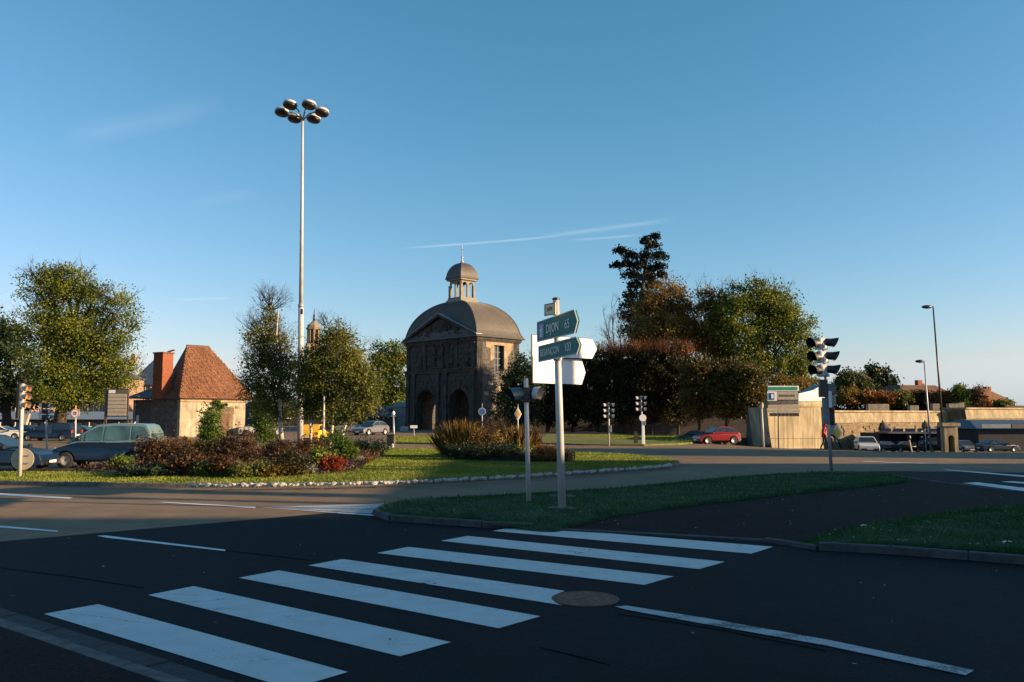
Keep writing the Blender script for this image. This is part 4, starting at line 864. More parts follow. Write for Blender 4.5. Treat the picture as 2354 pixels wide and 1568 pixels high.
# bastion of pale stone
def solid(name, label, pts_front, depth, m, cat, Y, sl=0.0):
    x0 = min(p[0] for p in pts_front); base = at(*pts_front[0], Y); r = empty(name, base, 0, label, cat); P3 = [at(x, y, Y + sl * (x - x0)) - base for x, y in pts_front]; MB().prism(P3, (0, depth, 0)).build('masonry', m, r); return r, base
bs, bb = solid('bastion', 'pale lit stone bastion with leaning walls behind the direction board', [(1774, 1031), (1893, 1031), (1890, 1000), (1886, 934), (1762, 936), (1767, 985)], 5, 'bastion', 'wall', 64, .034)
bY = lambda x: 64 + .034 * (x - 1762)
mb = MB(); p0 = at(1762, 931, 64) - bb; p1 = at(1889, 929, bY(1889)) - bb; mb.tube([p0 + Vector((0, .1, 0)), p1 + Vector((0, .1, 0))], .27, 12); mb.build('cordon', 'bastion', bs, smooth_=True)
for i in range(7):
    x = 1782 + i * 15; a = at(x, 1030, bY(x) - .02) - bb; b = at(x - 3, 940, bY(x - 3) - .02) - bb; MB().tube([a, b], .018, 4).build('joint', 'kerb', bs)
for i in range(1): a = at(1766, 1008 - i * 22, bY(1766) - .03) - bb; b = at(1889, 1008 - i * 22, bY(1889) - .03) - bb; MB().tube([a, b], .014, 4).build('joint', 'kerb', bs)
MB().prism([at(1736, 1029, 70) - bb, at(1774, 1031, 64.4) - bb + Vector((-.02, .3, 0)), at(1764, 936, 64.1) - bb + Vector((-.02, .3, 0)), at(1740, 940, 70) - bb], (.02, 3, 0)).build('shade_tone_face', 'dark_wall', bs)  # same pale stone; a dark material paints in this side's shade
r_, b_ = solid('slab_roof', 'sloping grey stone coping behind the traffic light', [(1835, 925), (1895, 925), (1895, 882), (1868, 897), (1835, 905)], 3, 'zinc', 'wall', 76, .03)
r_, b_ = solid('low_wall', 'low lit stone wall behind the red car', [(1688, 1029), (1748, 1029), (1744, 1010), (1728, 1006), (1690, 1007)], .6, 'bastion', 'wall', 72, .03)
r_, b_ = solid('park_wall', 'long dark wall behind the clipped trees', [(1225, 1003), (1745, 1006), (1745, 962), (1225, 960)], .5, 'dark_wall', 'wall', 101)
# small arched stone gateway at the right
ga = gx(2186, 82); gt = empty('stone_gateway', ga, 0, 'small lit stone arch standing at the foot of the tall right lamp', 'arch'); hh = at(2186, 972, 82).z - ga.z
mb = MB(); arch_wall(mb, -.66, .66, hh - .35, 0, .8, [(-.32, .30, 1.35)]); mb.build('arch', 'bastion', gt); MB().box((0, .4, hh - .17), (1.75, 1.1, .33)).build('cornice', 'bastion', gt); MB().box((0, .82, (hh - .4) / 2), (1.2, .04, hh - .45)).build('door', 'dark_wall', gt)
# blue-roofed bus shelter hall at the right edge
bh = building('covered_hall', 'low hall with wide blue metal roof at the right edge', 2250, 2560, 92, 1030, 986, 966, 'shelter_dark', 'blue_roof', 9, inset=.8)
for x0, x1, m in ((2255, 2325, 'zinc'), (2322, 2420, 'kerb')): a = at(x0, 975, 91.5); b = at(x1, 984, 91.5); MB().box(((a.x + b.x) / 2 - bh.location.x, -.55, (a.z + b.z) / 2 - bh.location.z), (b.x - a.x, .08, a.z - b.z)).build('fascia_board', m, bh)

# ================================================================== trees
tree('broadleaf_tree', 'tall olive green tree at the left behind the parked cars', 'tree', 133, 74,
     [(105, 665, 50, 55), (160, 655, 50, 48), (215, 690, 48, 45), (95, 745, 50, 60), (175, 755, 75, 70), (235, 785, 60, 60), (278, 705, 38, 48, .45), (292, 765, 28, 50, .45), (120, 835, 70, 60), (200, 850, 75, 60), (275, 860, 40, 50), (150, 900, 75, 45), (240, 900, 40, 30)], 'big_green', 62000, .175, .55, seed=2, clump=.85, twig=7, shell=.8)
tree('broadleaf_tree', 'dark shaded tree at the far left edge', 'tree', 20, 86, [(10, 780, 55, 60), (-60, 800, 70, 90), (30, 850, 60, 65), (-20, 900, 80, 45), (60, 900, 40, 40)], 'dark', 14000, .32, .5, seed=3, clump=1.0, twig=3)
# birches on the roundabout
BG = 'birch trees on the roundabout'
tree('birch_tree', 'loose birch with bare spiky top left of the tall lamp', 'tree', 649, 43, [(622, 715, 16, 45, .5), (600, 770, 45, 40, .8), (625, 800, 50, 50), (600, 850, 48, 50), (650, 860, 45, 60), (585, 905, 40, 40), (640, 930, 55, 50)], 'birch', 17000, .10, .12, 'birch_bark', BG, seed=4, clump=.42, twig=30, twig_lev=3, shell=.7, zoff=.4)
tree('birch_tree', 'slender birch standing right beside the tall lamp mast', 'tree', 712, 42, [(702, 835, 24, 30, .5), (700, 870, 30, 50), (715, 920, 35, 50)], 'birch', 7000, .10, .08, 'birch_bark', BG, seed=5, clump=.38, twig=8, shell=.7, zoff=.4)
tree('birch_tree', 'dense round birch between the lamp mast and the gate', 'tree', 755, 41.5, [(752, 750, 18, 26, .15), (775, 785, 38, 40), (745, 830, 50, 55), (790, 830, 48, 60), (735, 890, 42, 55), (800, 895, 50, 55), (760, 940, 50, 35)], 'birch', 30000, .10, .09, 'birch_bark', BG, seed=6, clump=.42, twig=14, twig_lev=3, shell=.75, zoff=.4)
tree('birch_tree', 'birch with thin white trunk nearest the gate', 'tree', 787, 39, [(800, 850, 35, 50), (830, 890, 42, 45), (850, 925, 26, 30), (810, 945, 40, 28)], 'birch', 14000, .10, .075, 'birch_bark', BG, seed=7, clump=.40, twig=6, shell=.75, zoff=.4)
mb = MB(); p = gx(741, 40.5, .4); t_ = empty('bare_birch_tree', p, 0, 'bare white birch stem standing between two leafy birches', 'tree'); MB().tube([(0, 0, 0), (.05, 0, 1.2), (.03, .05, 2.6)], [.06, .055, .04], 8).build('trunk', 'birch_bark', t_, smooth_=True)
# behind and beside the gate
tree('broadleaf_tree', 'dark green tree touched with gold just left of the gate', 'tree', 890, 124, [(880, 815, 36, 34), (915, 820, 30, 36), (870, 860, 40, 45), (905, 880, 40, 50), (895, 925, 50, 40)], 'green', 12000, .34, .4, seed=8, clump=1.0, twig=3)
tree('broadleaf_tree', 'dark bushy tree against the right corner of the gate', 'tree', 1200, 93, [(1200, 850, 30, 36), (1178, 885, 28, 40), (1215, 890, 38, 50), (1168, 930, 30, 40), (1205, 940, 42, 40), (1160, 965, 36, 30)], 'dark', 20000, .24, .3, seed=9, clump=.8)
tree('broadleaf_tree', 'round golden brown tree between cedar and bare crown', 'tree', 1520, 122, [(1535, 690, 52, 48), (1500, 720, 45, 50), (1570, 735, 42, 55), (1530, 765, 68, 45), (1480, 780, 42, 40), (1590, 785, 35, 40)], 'brown', 30000, .29, .5, seed=10, clump=1.1, twig=3, shell=.82)
tree('broadleaf_tree', 'largest green tree right of centre behind the clipped trees', 'tree', 1735, 118, [(1690, 695, 44, 42), (1740, 685, 42, 45), (1785, 700, 44, 48), (1822, 750, 46, 48), (1700, 765, 55, 60), (1765, 775, 60, 60), (1835, 800, 38, 50), (1720, 840, 60, 50), (1790, 850, 60, 55), (1845, 860, 35, 45), (1660, 740, 35, 45, .7), (1810, 910, 45, 35)], 'big_green', 46000, .30, .6, seed=11, clump=1.15, twig=5, shell=.82)
tree('broadleaf_tree', 'brown leaved tree low behind the direction board', 'tree', 1850, 96, [(1790, 905, 45, 40), (1840, 905, 50, 35), (1870, 915, 28, 35)], 'brown', 7000, .25, .3, seed=12, clump=.8, twig=4)
def bare_tree(name, label, x, Y, tips, r0, seed, group=None, bark='bark'):
    rng = np.random.default_rng(seed); base = gx(x, Y); root = empty(name, base, 0, label, 'tree', group); mb = MB(); fork = None
    for i, (tx, ty, wd) in enumerate(tips):
        e = at(tx, ty, Y + rng.uniform(-1.5, 1.5)) - base; f = Vector((e.x * .15, 0, e.z * .35)); m_ = f.lerp(e, .55) + Vector(rng.normal(size=3)) * .35
        mb.tube([(0, 0, -.1), f, m_, e], [r0, r0 * .7, r0 * .35, r0 * .08], 6, cap=False)
        for k in range(12):
            s = f.lerp(m_, rng.uniform(.4, 1)) if k < 4 else m_.lerp(e, rng.uniform(0, 1)); d = (e - f).normalized() + Vector((rng.normal() * .8, rng.normal() * .5, abs(rng.normal()) * .5))
            twigs(mb, rng, s, d, wd / ppm(Y) * rng.uniform(.6, 1.2), r0 * .16, 3, .55, .10)
    mb.build('branches', bark, root, fixn=False); return root
bare_tree('bare_tree', 'small leafless tree left of the cedar', 1424, 118, [(1385, 715, 26), (1405, 700, 26), (1428, 720, 26), (1392, 760, 26), (1445, 745, 22), (1410, 780, 26)], .26, 20)
bare_tree('bare_tree', 'half bare tree crown between the golden brown and the large green tree', 1640, 124, [(1600, 665, 26), (1630, 650, 26), (1655, 672, 24), (1610, 700, 30), (1640, 720, 30), (1620, 760, 30)], .34, 21)
tree('broadleaf_tree', 'thin russet tree crown left of the large green tree', 'tree', 1650, 120, [(1622, 690, 28, 30, .5), (1655, 700, 30, 36, .7), (1640, 750, 34, 40), (1625, 795, 32, 34), (1660, 810, 32, 40)], 'brown', 13000, .30, .4, seed=14, clump=.9, twig=8)
# cedar: flat dark plates of needles on level limbs
rng = np.random.default_rng(5); Yc = 136; cb_ = gx(1478, Yc); ced = empty('cedar_tree', cb_, 0, 'tall dark cedar with ragged level branches rising above the others', 'tree'); kc = ppm(Yc); mb = MB()
tr_ = [at(x, y, Yc) - cb_ for x, y in ((1478, 1000), (1470, 800), (1472, 700), (1482, 620), (1497, 545))]; mb.tube(tr_, [.7, .55, .4, .25, .06], 8)
pads = [(1507, 545, 16, 6), (1483, 554, 14, 7), (1497, 566, 24, 7), (1424, 577, 17, 6), (1446, 588, 22, 8), (1480, 590, 26, 9), (1515, 590, 24, 8), (1418, 611, 17, 5), (1440, 607, 16, 6), (1470, 612, 28, 9), (1512, 614, 24, 8), (1450, 634, 24, 9), (1488, 636, 26, 9), (1520, 633, 18, 6), (1460, 657, 28, 9), (1500, 655, 28, 9), (1448, 680, 22, 9), (1480, 682, 28, 11), (1445, 702, 24, 11), (1475, 712, 30, 12), (1442, 728, 26, 12), (1475, 740, 32, 14), (1450, 760, 30, 14), (1470, 785, 36, 16)]
P_l = []; N_l = []
for x, y, rx, ry in pads:
    dy = rng.uniform(-2.5, 2.5); c = at(x, y, Yc + dy) - cb_; tz = min(range(len(tr_)), key=lambda i: abs(tr_[i].z - c.z + 1.2)); s = tr_[tz]; s = s.lerp(tr_[max(0, tz - 1)], .3); mb.tube([s, s.lerp(c, .6) + Vector((0, 0, -.4)), c], [.16, .10, .03], 5, cap=False)
    n = int(22 * rx); th = rng.uniform(0, 6.28, n); q = np.sqrt(rng.uniform(0, 1, n)) * (.75 + .35 * np.sin(th * 3 + x)); P_l.append(np.array(c) + np.stack([np.cos(th) * q * rx / kc, np.sin(th) * q * rx / kc * .8, rng.normal(size=n) * ry / kc * .6 + .25 * np.cos(q * 2)], 1)); N_l.append(np.tile([0, 0, 1.0], (n, 1)))
mb.build('trunk', 'bark', ced, fixn=False); P_l = np.concatenate(P_l); raw_mesh('crown', leaf_cloud(rng, P_l, np.concatenate(N_l), .42, .5), 4, LM['cedar'], ced)
# clipped trees in a row; darker and lighter palettes paint shade and sun
CG = 'clipped trees in a row on the grass'
for i, (x, y0, y1, hw, leaf, Y, lb) in enumerate(((1258, 812, 978, 36, 'hedge', 98, 'clipped tree at the left end of the dark row, behind the signpost'), (1316, 806, 978, 36, 'hedge', 98, 'clipped dark tree just right of the signpost'), (1376, 802, 978, 38, 'hedge', 97, 'clipped dark tree behind the left of the two middle traffic lights'), (1436, 800, 978, 38, 'hedge', 96, 'clipped dark tree between the two middle traffic lights'), (1496, 798, 978, 38, 'hedge', 95, 'clipped dark tree behind the right middle traffic light'), (1556, 798, 978, 38, 'hedge', 94, 'clipped tree where the dark row meets the lit round ones'),
        (1608, 822, 962, 44, 'round', 89, 'round clipped lit tree directly above the red car'), (1666, 828, 962, 42, 'round', 88, 'round clipped lit tree above the tail of the red car'), (1720, 838, 964, 38, 'round', 87, 'round clipped lit tree at the right end of the row'))):
    ym = (y0 + y1) / 2; hh_ = (y1 - y0) / 2; bl = [(x, ym, hw, hh_ * .95), (x, ym - hh_ * .45, hw * .9, hh_ * .55), (x, ym + hh_ * .45, hw * .9, hh_ * .55)] if i > 5 else [(x, ym - hh_ * .5, hw, hh_ * .5), (x, ym + hh_ * .5, hw, hh_ * .5), (x - 12, ym, hw * .8, hh_ * .8), (x + 12, ym, hw * .8, hh_ * .8)]
    t_ = tree('clipped_tree', lb, 'tree', x, Y, bl, 'hedge' if i < 6 else leaf, 19000, .25, .19, group=CG, seed=30 + i, clump=.6, shell=.88, flat=.2)
    if i < 6:
        rr_ = np.random.default_rng(60 + i); mb = MB(); base = t_.location
        for _ in range(240):
            p = at(x + rr_.uniform(-hw, hw), y0 + 12, Y + rr_.uniform(-1.6, 1.6)) - base; d = Vector((rr_.normal() * .25, rr_.normal() * .25, 1)); mb.tube([p, p + d * rr_.uniform(.8, 1.7)], [.022, .006], 3, cap=False)
        mb.build('shoots', LM['fringe'], t_, fixn=False)
        n = 1500; pp = np.stack([rr_.normal(size=n) * hw * .55, rr_.normal(size=n) * .9, np.abs(rr_.normal(size=n)) * .75 - .5], 1); b0 = at(x, y0 + 10, Y) - base; pp[:, 0] = pp[:, 0] / ppm(Y) + b0.x; pp[:, 2] += b0.z; raw_mesh('top_leaves', leaf_cloud(rr_, pp, np.tile([0, 0, 1.0], (n, 1)), .16, 0), 4, LM['fringe'], t_)
# beyond the ramparts
def ball(x, yt, yb, hw, Y, leaf, seed, lb, g, n=3200):
    return tree('ball_tree', lb, 'tree', x, Y, [(x, (yt + yb) / 2, hw, (yb - yt) / 2)], leaf, n, .38, .2, group=g, seed=seed, clump=.7, shell=.85, zoff=at(x, 948, Y).z - gx(x, Y).z)
TG = 'round clipped trees on the rampart walk'
for i, (x, yt, yb, hw, lf, lb) in enumerate(((1952, 896, 935, 30, 'brown', 'wide brown green ball tree nearest the large traffic light'), (2001, 900, 935, 19, 'orange', 'small orange ball tree, first of the orange pair'), (2038, 902, 935, 22, 'orange', 'golden ball tree, second of the orange pair'), (2076, 900, 935, 19, 'birch', 'grey green ball tree right of the orange pair'), (2117, 898, 938, 22, 'bronze', 'dark ball tree behind the slimmer right lamp'), (2166, 898, 935, 25, 'orange', 'brown and gold ball tree behind the tall right lamp'))): ball(x, yt, yb, hw, 152, lf, 50 + i, lb, TG)
tree('round_tree', 'green tree right of the tall right lamp', 'tree', 2207, 150, [(2207, 905, 17, 20), (2210, 922, 17, 16)], 'green', 3000, .35, .2, seed=57, clump=.8, zoff=5.2)
tree('round_tree', 'grey leafless looking tree left of the orange roof', 'tree', 2243, 150, [(2243, 905, 15, 22, .7), (2240, 922, 18, 16, .7)], 'bronze', 1800, .28, .16, seed=58, clump=.7, twig=10, zoff=5.2)
tree('round_tree', 'small golden tree in front of the orange roof', 'tree', 2262, 152, [(2262, 925, 14, 14)], 'orange', 1500, .33, .15, seed=59, clump=.7, zoff=5.2)
tree('round_tree', 'low green bush tree at the foot of the orange roof', 'tree', 2300, 152, [(2295, 930, 18, 9), (2318, 930, 12, 8)], 'green', 2200, .33, .15, seed=66, clump=.7, zoff=5.2)
tree('far_tree', 'pale green tree far off right of the large traffic light', 'tree', 1955, 210, [(1945, 875, 25, 22), (1975, 880, 28, 22), (1930, 895, 20, 18)], 'far', 6000, .6, .4, seed=61, clump=1.6, zoff=5)
tree('far_tree', 'taller dark rounded tree far off left of the brown roof', 'tree', 2015, 215, [(2003, 857, 22, 18), (2025, 868, 24, 20), (2045, 880, 15, 18), (2010, 890, 30, 22)], 'dark', 7000, .6, .45, seed=62, clump=1.6, zoff=5)
rng = np.random.default_rng(88); n = 42000; xx = np.linspace(-30, 78, 30); bl = []
for v in xx: bl.append((v, 158 + rng.uniform(-3, 3), 2.4 + rng.uniform(-.5, .8), 4.5, 3, 3.2 + rng.uniform(-.6, .9), 1))
for v in np.linspace(-90, -32, 14): bl.append((v, 170, 2.4, 5, 3, 3.0 + rng.uniform(-.5, .5), 1))
p, nr, cc = crown_pts(rng, bl, 900, n, 1.3, .85); tag(raw_mesh('far_wood', leaf_cloud(rng, p, nr, .75, .2), 4, LM['dark']), kind='stuff')

# ================================================================== shrubs of the roundabout beds
SH = [  # label, x, y(base), w, h, leaf, n, size, kw
 ('low dark green shrub at the left tip of the bed', 275, 1082, 75, 30, 'green', 1500, .09, {}),
 ('dark twiggy shrub with pale tips in front of the blue van', 345, 1076, 90, 70, 'bronze', 2600, .09, dict(bare=5, flowers=('pale', 240, .05))),
 ('wide low blackish spreading shrub at the left front of the bed', 330, 1094, 130, 26, 'dark', 2000, .08, {}),
 ('reddish brown shrub behind the van tail', 395, 1070, 80, 62, 'rust', 2400, .08, dict(bare=4)),
 ('bronze leaved shrub left of the front middle of the bed', 430, 1092, 90, 58, 'bronze', 2600, .08, {}),
 ('bright green low shrub at the front of the bed', 478, 1094, 55, 30, 'green', 1500, .07, {}),
 ('golden brown shrub under the lit cottage wall', 430, 1056, 60, 48, 'brown', 2000, .08, {}),
 ('tall bronze shrub in the middle of the bed', 545, 1078, 95, 82, 'bronze', 3600, .08, dict(bare=5)),
 ('dark evergreen shrub below the ivy', 480, 1070, 80, 58, 'hedge', 2600, .08, {}),
 ('reddish shrub at the front middle of the bed', 520, 1095, 60, 44, 'rust', 1800, .07, {}),
 ('olive spreading shrub at the front of the bed', 575, 1096, 95, 34, 'birch', 2400, .07, {}),
 ('brown thicket left of the lamp mast base', 640, 1070, 80, 60, 'bronze', 2800, .08, dict(bare=6)),
 ('dark shrub right of the front middle of the bed', 660, 1093, 85, 52, 'hedge', 2800, .07, {}),
 ('olive brown shrub below the lamp mast', 625, 1096, 60, 26, 'brown', 1500, .07, {}),
 ('brown twiggy shrub right behind the lamp mast base', 720, 1058, 85, 50, 'rust', 2400, .08, dict(bare=5)),
 ('lime yellow flowering shrub near the boulder', 745, 1078, 72, 42, 'green', 1900, .08, dict(flowers=('lime', 700, .09))),
 ('deep red shrub in front of the lime yellow one', 762, 1085, 56, 36, 'red', 2300, .07, {}),
 ('small silvery plant beside the deep red shrub', 715, 1089, 40, 24, 'pale', 700, .06, {}),
 ('low sage green plant at the front right of the bed', 690, 1092, 40, 15, 'birch', 700, .06, {}),
 ('green conical shrub right of the thin white birch trunk', 795, 1064, 60, 60, 'ivy', 2600, .08, {}),
 ('dark green shrub behind the thin white birch trunk', 770, 1048, 60, 62, 'green', 2200, .08, {}),
 ('dark low shrub in front of the small bin', 850, 1040, 100, 30, 'dark', 2600, .09, {}),
 ('small brown tuft right of the boulder', 842, 1064, 28, 10, 'brown', 400, .06, {}),
]
for i, (lb, x, y, w_, h_, lf, n, s, kw) in enumerate(SH): shrub('shrub', lb, x, y, w_, h_, lf, n, s, 100 + i, group='shrubs of the roundabout bed', **kw)
shrub('conical_shrub', 'tall bright green conifer shrub leaning against the right end of the cottage', 592, 1052, 58, 135, 'ivy', 6500, .10, 140, dy=8)
shrub('shrub', 'bushy brown green shrub over the right end of the cottage roof', 570, 1040, 60, 150, 'brown', 3000, .11, 141, dy=16)
shrub('shrub', 'green climbing bush in front of the lit cottage wall', 474, 1062, 56, 105, 'ivy', 4200, .09, 142, dy=4)
SH2 = [
 ('tall bronze grass clump at the left of the right bed', 1062, 1050, 80, 70, 'brown', 2200, .16, dict(spiky=1)),
 ('dark evergreen shrub at the left foot of the right bed', 1068, 1056, 92, 36, 'dark', 2400, .08, {}),
 ('broad brown shrub with upright tips in the right bed', 1120, 1052, 85, 76, 'brown', 2800, .08, dict(bare=8)),
 ('tallest bronze shrub of the right bed', 1155, 1050, 72, 92, 'bronze', 2600, .08, dict(bare=10)),
 ('dark low shrub at the front of the right bed', 1145, 1058, 120, 40, 'dark', 3000, .08, {}),
 ('brown spiky clump beside the yellow diamond sign', 1190, 1050, 44, 60, 'brown', 1200, .16, dict(spiky=1)),
 ('yellow tufted plant behind the pair of flashing signals', 1202, 1054, 46, 32, 'lime', 1100, .07, {}),
 ('rusty red upright shrub between signals and signpost', 1222, 1050, 40, 78, 'rust', 1600, .07, dict(bare=4)),
 ('fiery orange low shrub beside the signpost', 1252, 1060, 74, 36, 'orange', 2600, .07, {}),
 ('small orange brown shrub at the right tip of the right bed', 1292, 1060, 40, 22, 'rust', 1200, .07, {}),
]
for i, (lb, x, y, w_, h_, lf, n, s, kw) in enumerate(SH2): shrub('shrub', lb, x, y, w_, h_, lf, n, s, 160 + i, group='shrubs of the right bed', **kw)
# boulders
for i, (x, y, w_, h_, m, lb) in enumerate(((824, 1065, 27, 18, 'kerb', 'rounded grey boulder at the right end of the bed'), (806, 1064, 13, 10, 'white_stone', 'small whitish rock beside the grey boulder'))):
    bm = bmesh.new(); bmesh.ops.create_icosphere(bm, subdivisions=3, radius=1); rb = random.Random(i + 3)
    for v in bm.verts: v.co *= 1 + .12 * math.sin(v.co.x * 3 + i) * math.cos(v.co.y * 4) + rb.uniform(-.015, .015)
    me = bpy.data.meshes.new('boulder'); bm.to_mesh(me); bm.free(); me.materials.append(M[m]); me.polygons.foreach_set('use_smooth', [True] * len(me.polygons)); o = bpy.data.objects.new('boulder', me); C.objects.link(o); b = gp(x, y, .12); k = ppm(b.y); o.location = (b.x, b.y, .12 + h_ / k * .40); o.scale = (w_ / k / 2, w_ / k / 2 * .8, h_ / k * .58); tag(o, lb, 'rock')

# ================================================================== cars
CP = dict(
 hatch=dict(body=[(-.495, .22), (-.5, .40), (-.485, .60), (-.44, .66), (.12, .64), (.40, .53), (.485, .43), (.5, .30), (.49, .20)], cabin=[(-.455, .64), (-.36, .86), (-.26, .97), (-.14, 1.0), (0.0, .985), (.20, .635)], ax=(-.31, .315), wr=.215),
 mpv=dict(body=[(-.495, .20), (-.5, .40), (-.49, .56), (-.485, .60), (.22, .58), (.42, .46), (.485, .37), (.5, .25), (.49, .17)], cabin=[(-.483, .58), (-.465, .80), (-.43, .95), (-.38, .985), (-.1, 1.0), (.06, .97), (.34, .545)], ax=(-.32, .33), wr=.18),
 sedan=dict(body=[(-.495, .24), (-.5, .42), (-.49, .60), (-.46, .66), (-.28, .68), (.15, .65), (.40, .55), (.485, .45), (.5, .30), (.49, .2)], cabin=[(-.36, .66), (-.22, .93), (-.12, 1.0), (.02, .985), (.22, .64)], ax=(-.30, .33), wr=.22))
def clip(poly, a, b, c):            # keep a*x+b*z<=c
    out = []
    for i in range(len(poly)):
        p, q = poly[i], poly[(i + 1) % len(poly)]; dp, dq = a * p[0] + b * p[1] - c, a * q[0] + b * q[1] - c
        if dp <= 0: out.append(p)
        if dp * dq < 0: t = dp / (dp - dq); out.append((p[0] + (q[0] - p[0]) * t, p[1] + (q[1] - p[1]) * t))
    return out
def car(label, loc, yaw, Lc, Wc, Hc, paint, style, cat='car', name='parked_car', group=None, tint='glass', splits=(-.13,), plate=True, roofm=None):
    st = CP[style]; r = empty(name, loc, yaw, label, cat, group); hw = Wc / 2; wr = st['wr'] * Hc * 1.02
    body = [(x * Lc, z * Hc) for x, z in st['body']]; bot = .13 * Hc; pts = list(body)
    low = []
    for ax in (st['ax'][1], st['ax'][0]):
        cx = ax * Lc; ra = wr * 1.16
        for i in range(9): t = math.pi * i / 8; low.append((cx + ra * math.cos(t), max(bot, wr + ra * math.sin(t))))
    pts += [(.46 * Lc, bot)] + low + [(-.47 * Lc, bot)]
    belt = .62 * Hc; mb = MB()
    def yb(x, z): k = 1 - .07 * max(0, z - belt * .45) / belt - .10 * (abs(x) / (Lc / 2)) ** 4 - .05 * max(0, belt * .4 - z) / belt; return hw * k
    n = len(pts); tri = tessellate_polygon([[Vector((x, 0, z)) for x, z in pts]]); V = []
    for s in (-1, 1): V += [(x, s * yb(x, z), z) for x, z in pts]
    mb.add(V, [tuple(t) for t in tri] + [tuple(n + i for i in t) for t in tri] + [(i, (i + 1) % n, n + (i + 1) % n, n + i) for i in range(n)])
    mb.build('body', paint, r, smooth_=True, bevel=.035)
    cab = [(x * Lc, z * Hc) for x, z in st['cabin']]; zb, zt = cab[0][1], Hc
    def yc(z): return hw * (.93 - .20 * max(0, (z - zb)) / (zt - zb))
    mb = MB(); n = len(cab); V = []
    for s in (-1, 1): V += [(x, s * yc(z), z) for x, z in cab]
    tri = tessellate_polygon([[Vector((x, 0, z)) for x, z in cab]])
    mb.add(V, [tuple(t) for t in tri] + [tuple(n + i for i in t) for t in tri] + [(i, (i + 1) % n, n + (i + 1) % n, n + i) for i in range(n)]); mb.build('roof', roofm or paint, r, smooth_=True, bevel=.05)
    cxm = sum(p[0] for p in cab) / n; czm = (zb + zt) / 2 + .01; base = [(cxm + (x - cxm) * .90, czm + (z - czm) * .74) for x, z in cab]; base = clip(base, 0, -1, -(zb + .05)) 
    xs_ = [-9] + [s * Lc for s in splits] + [9]
    for s in (-1, 1):
        for a, b in zip(xs_[:-1], xs_[1:]):
            w_ = clip(clip(base, -1, 0, -(a + .04)), 1, 0, b - .04)
            if len(w_) > 2: MB().prism([(x, s * (yc(z) + .004), z) for x, z in w_], (0, s * .012, 0)).build('side_window', tint, r)
    def slope(i, j, nm, f0=.08, f1=.9):
        a, b = cab[i], cab[j]; p = (a[0] + (b[0] - a[0]) * f0, a[1] + (b[1] - a[1]) * f0); q = (a[0] + (b[0] - a[0]) * f1, a[1] + (b[1] - a[1]) * f1); d = Vector((b[0] - a[0], 0, b[1] - a[1])).normalized(); nn = Vector((-d.z, 0, d.x)); nn = nn if nn.x * (1 if a[0] > 0 else -1) > 0 else -nn
        o = nn * .006; P4 = [Vector((p[0], -yc(p[1]) * .90, p[1])) + o, Vector((p[0], yc(p[1]) * .90, p[1])) + o, Vector((q[0], yc(q[1]) * .88, q[1])) + o, Vector((q[0], -yc(q[1]) * .88, q[1])) + o]; MB().prism(P4, nn * .012).build(nm, tint, r)
    slope(n - 1, n - 2, 'windscreen'); slope(0, 1 if style != 'hatch' else 2, 'rear_window', .12, .85)
    for ax in st['ax']:
        for s in (-1, 1):
            w_ = empty('wheel', (ax * Lc, s * (hw - .11), wr)); w_.parent = r
            MB().lathe([(wr * .62, -.1), (wr * .96, -.1), (wr, -.07), (wr, .07), (wr * .96, .1), (wr * .62, .1)], n=24, axis=(0, 1, 0), cap=False).build('tyre', 'tyre', w_, smooth_=True)
            MB().lathe([(0, -s * .0), (wr * .2, s * .075), (wr * .5, s * .06), (wr * .63, s * .085), (wr * .64, s * -.02)], n=20, axis=(0, 1, 0)).build('rim', 'rim', w_, smooth_=True)
    MB().box((0, 0, .24 * Hc), (.86 * Lc, Wc * .72, .2 * Hc)).build('underbody', 'black', r)
    zf = .40 * Hc
    for s in (-1, 1):
        MB().prism([(.462 * Lc, s * hw * .58, zf - .08), (.487 * Lc, s * hw * .52, zf - .08), (.470 * Lc, s * hw * .50, zf + .09), (.440 * Lc, s * hw * .58, zf + .10)], (0, s * hw * .27, 0)).build('headlight', 'lamp_glass', r, bevel=.01)
        MB().box((-.492 * Lc, s * hw * .76, .52 * Hc), (.05, .18, .14 * Hc)).build('tail_light', 'red', r)
        MB().box((.20 * Lc, s * (hw + .04), .66 * Hc), (.12, .2, .13)).build('mirror', 'black', r, bevel=.03)
    MB().box((.49 * Lc, 0, .21 * Hc), (.14, Wc * .86, .12 * Hc)).build('bumper', 'dark_metal', r, bevel=.04); MB().box((-.49 * Lc, 0, .26 * Hc), (.12, Wc * .88, .13 * Hc)).build('bumper', 'dark_metal', r, bevel=.04)
    if plate: MB().box((.502 * Lc + .05, 0, .25 * Hc), (.015, .5, .1)).build('number_plate', 'white', r); MB().box((-.503 * Lc - .05, 0, .33 * Hc), (.015, .5, .1)).build('number_plate', 'white', r)
    return r
def cg(x, y, Y=None):
    if Y is None: return gp(x, y, 0)
    return gx(x, Y)
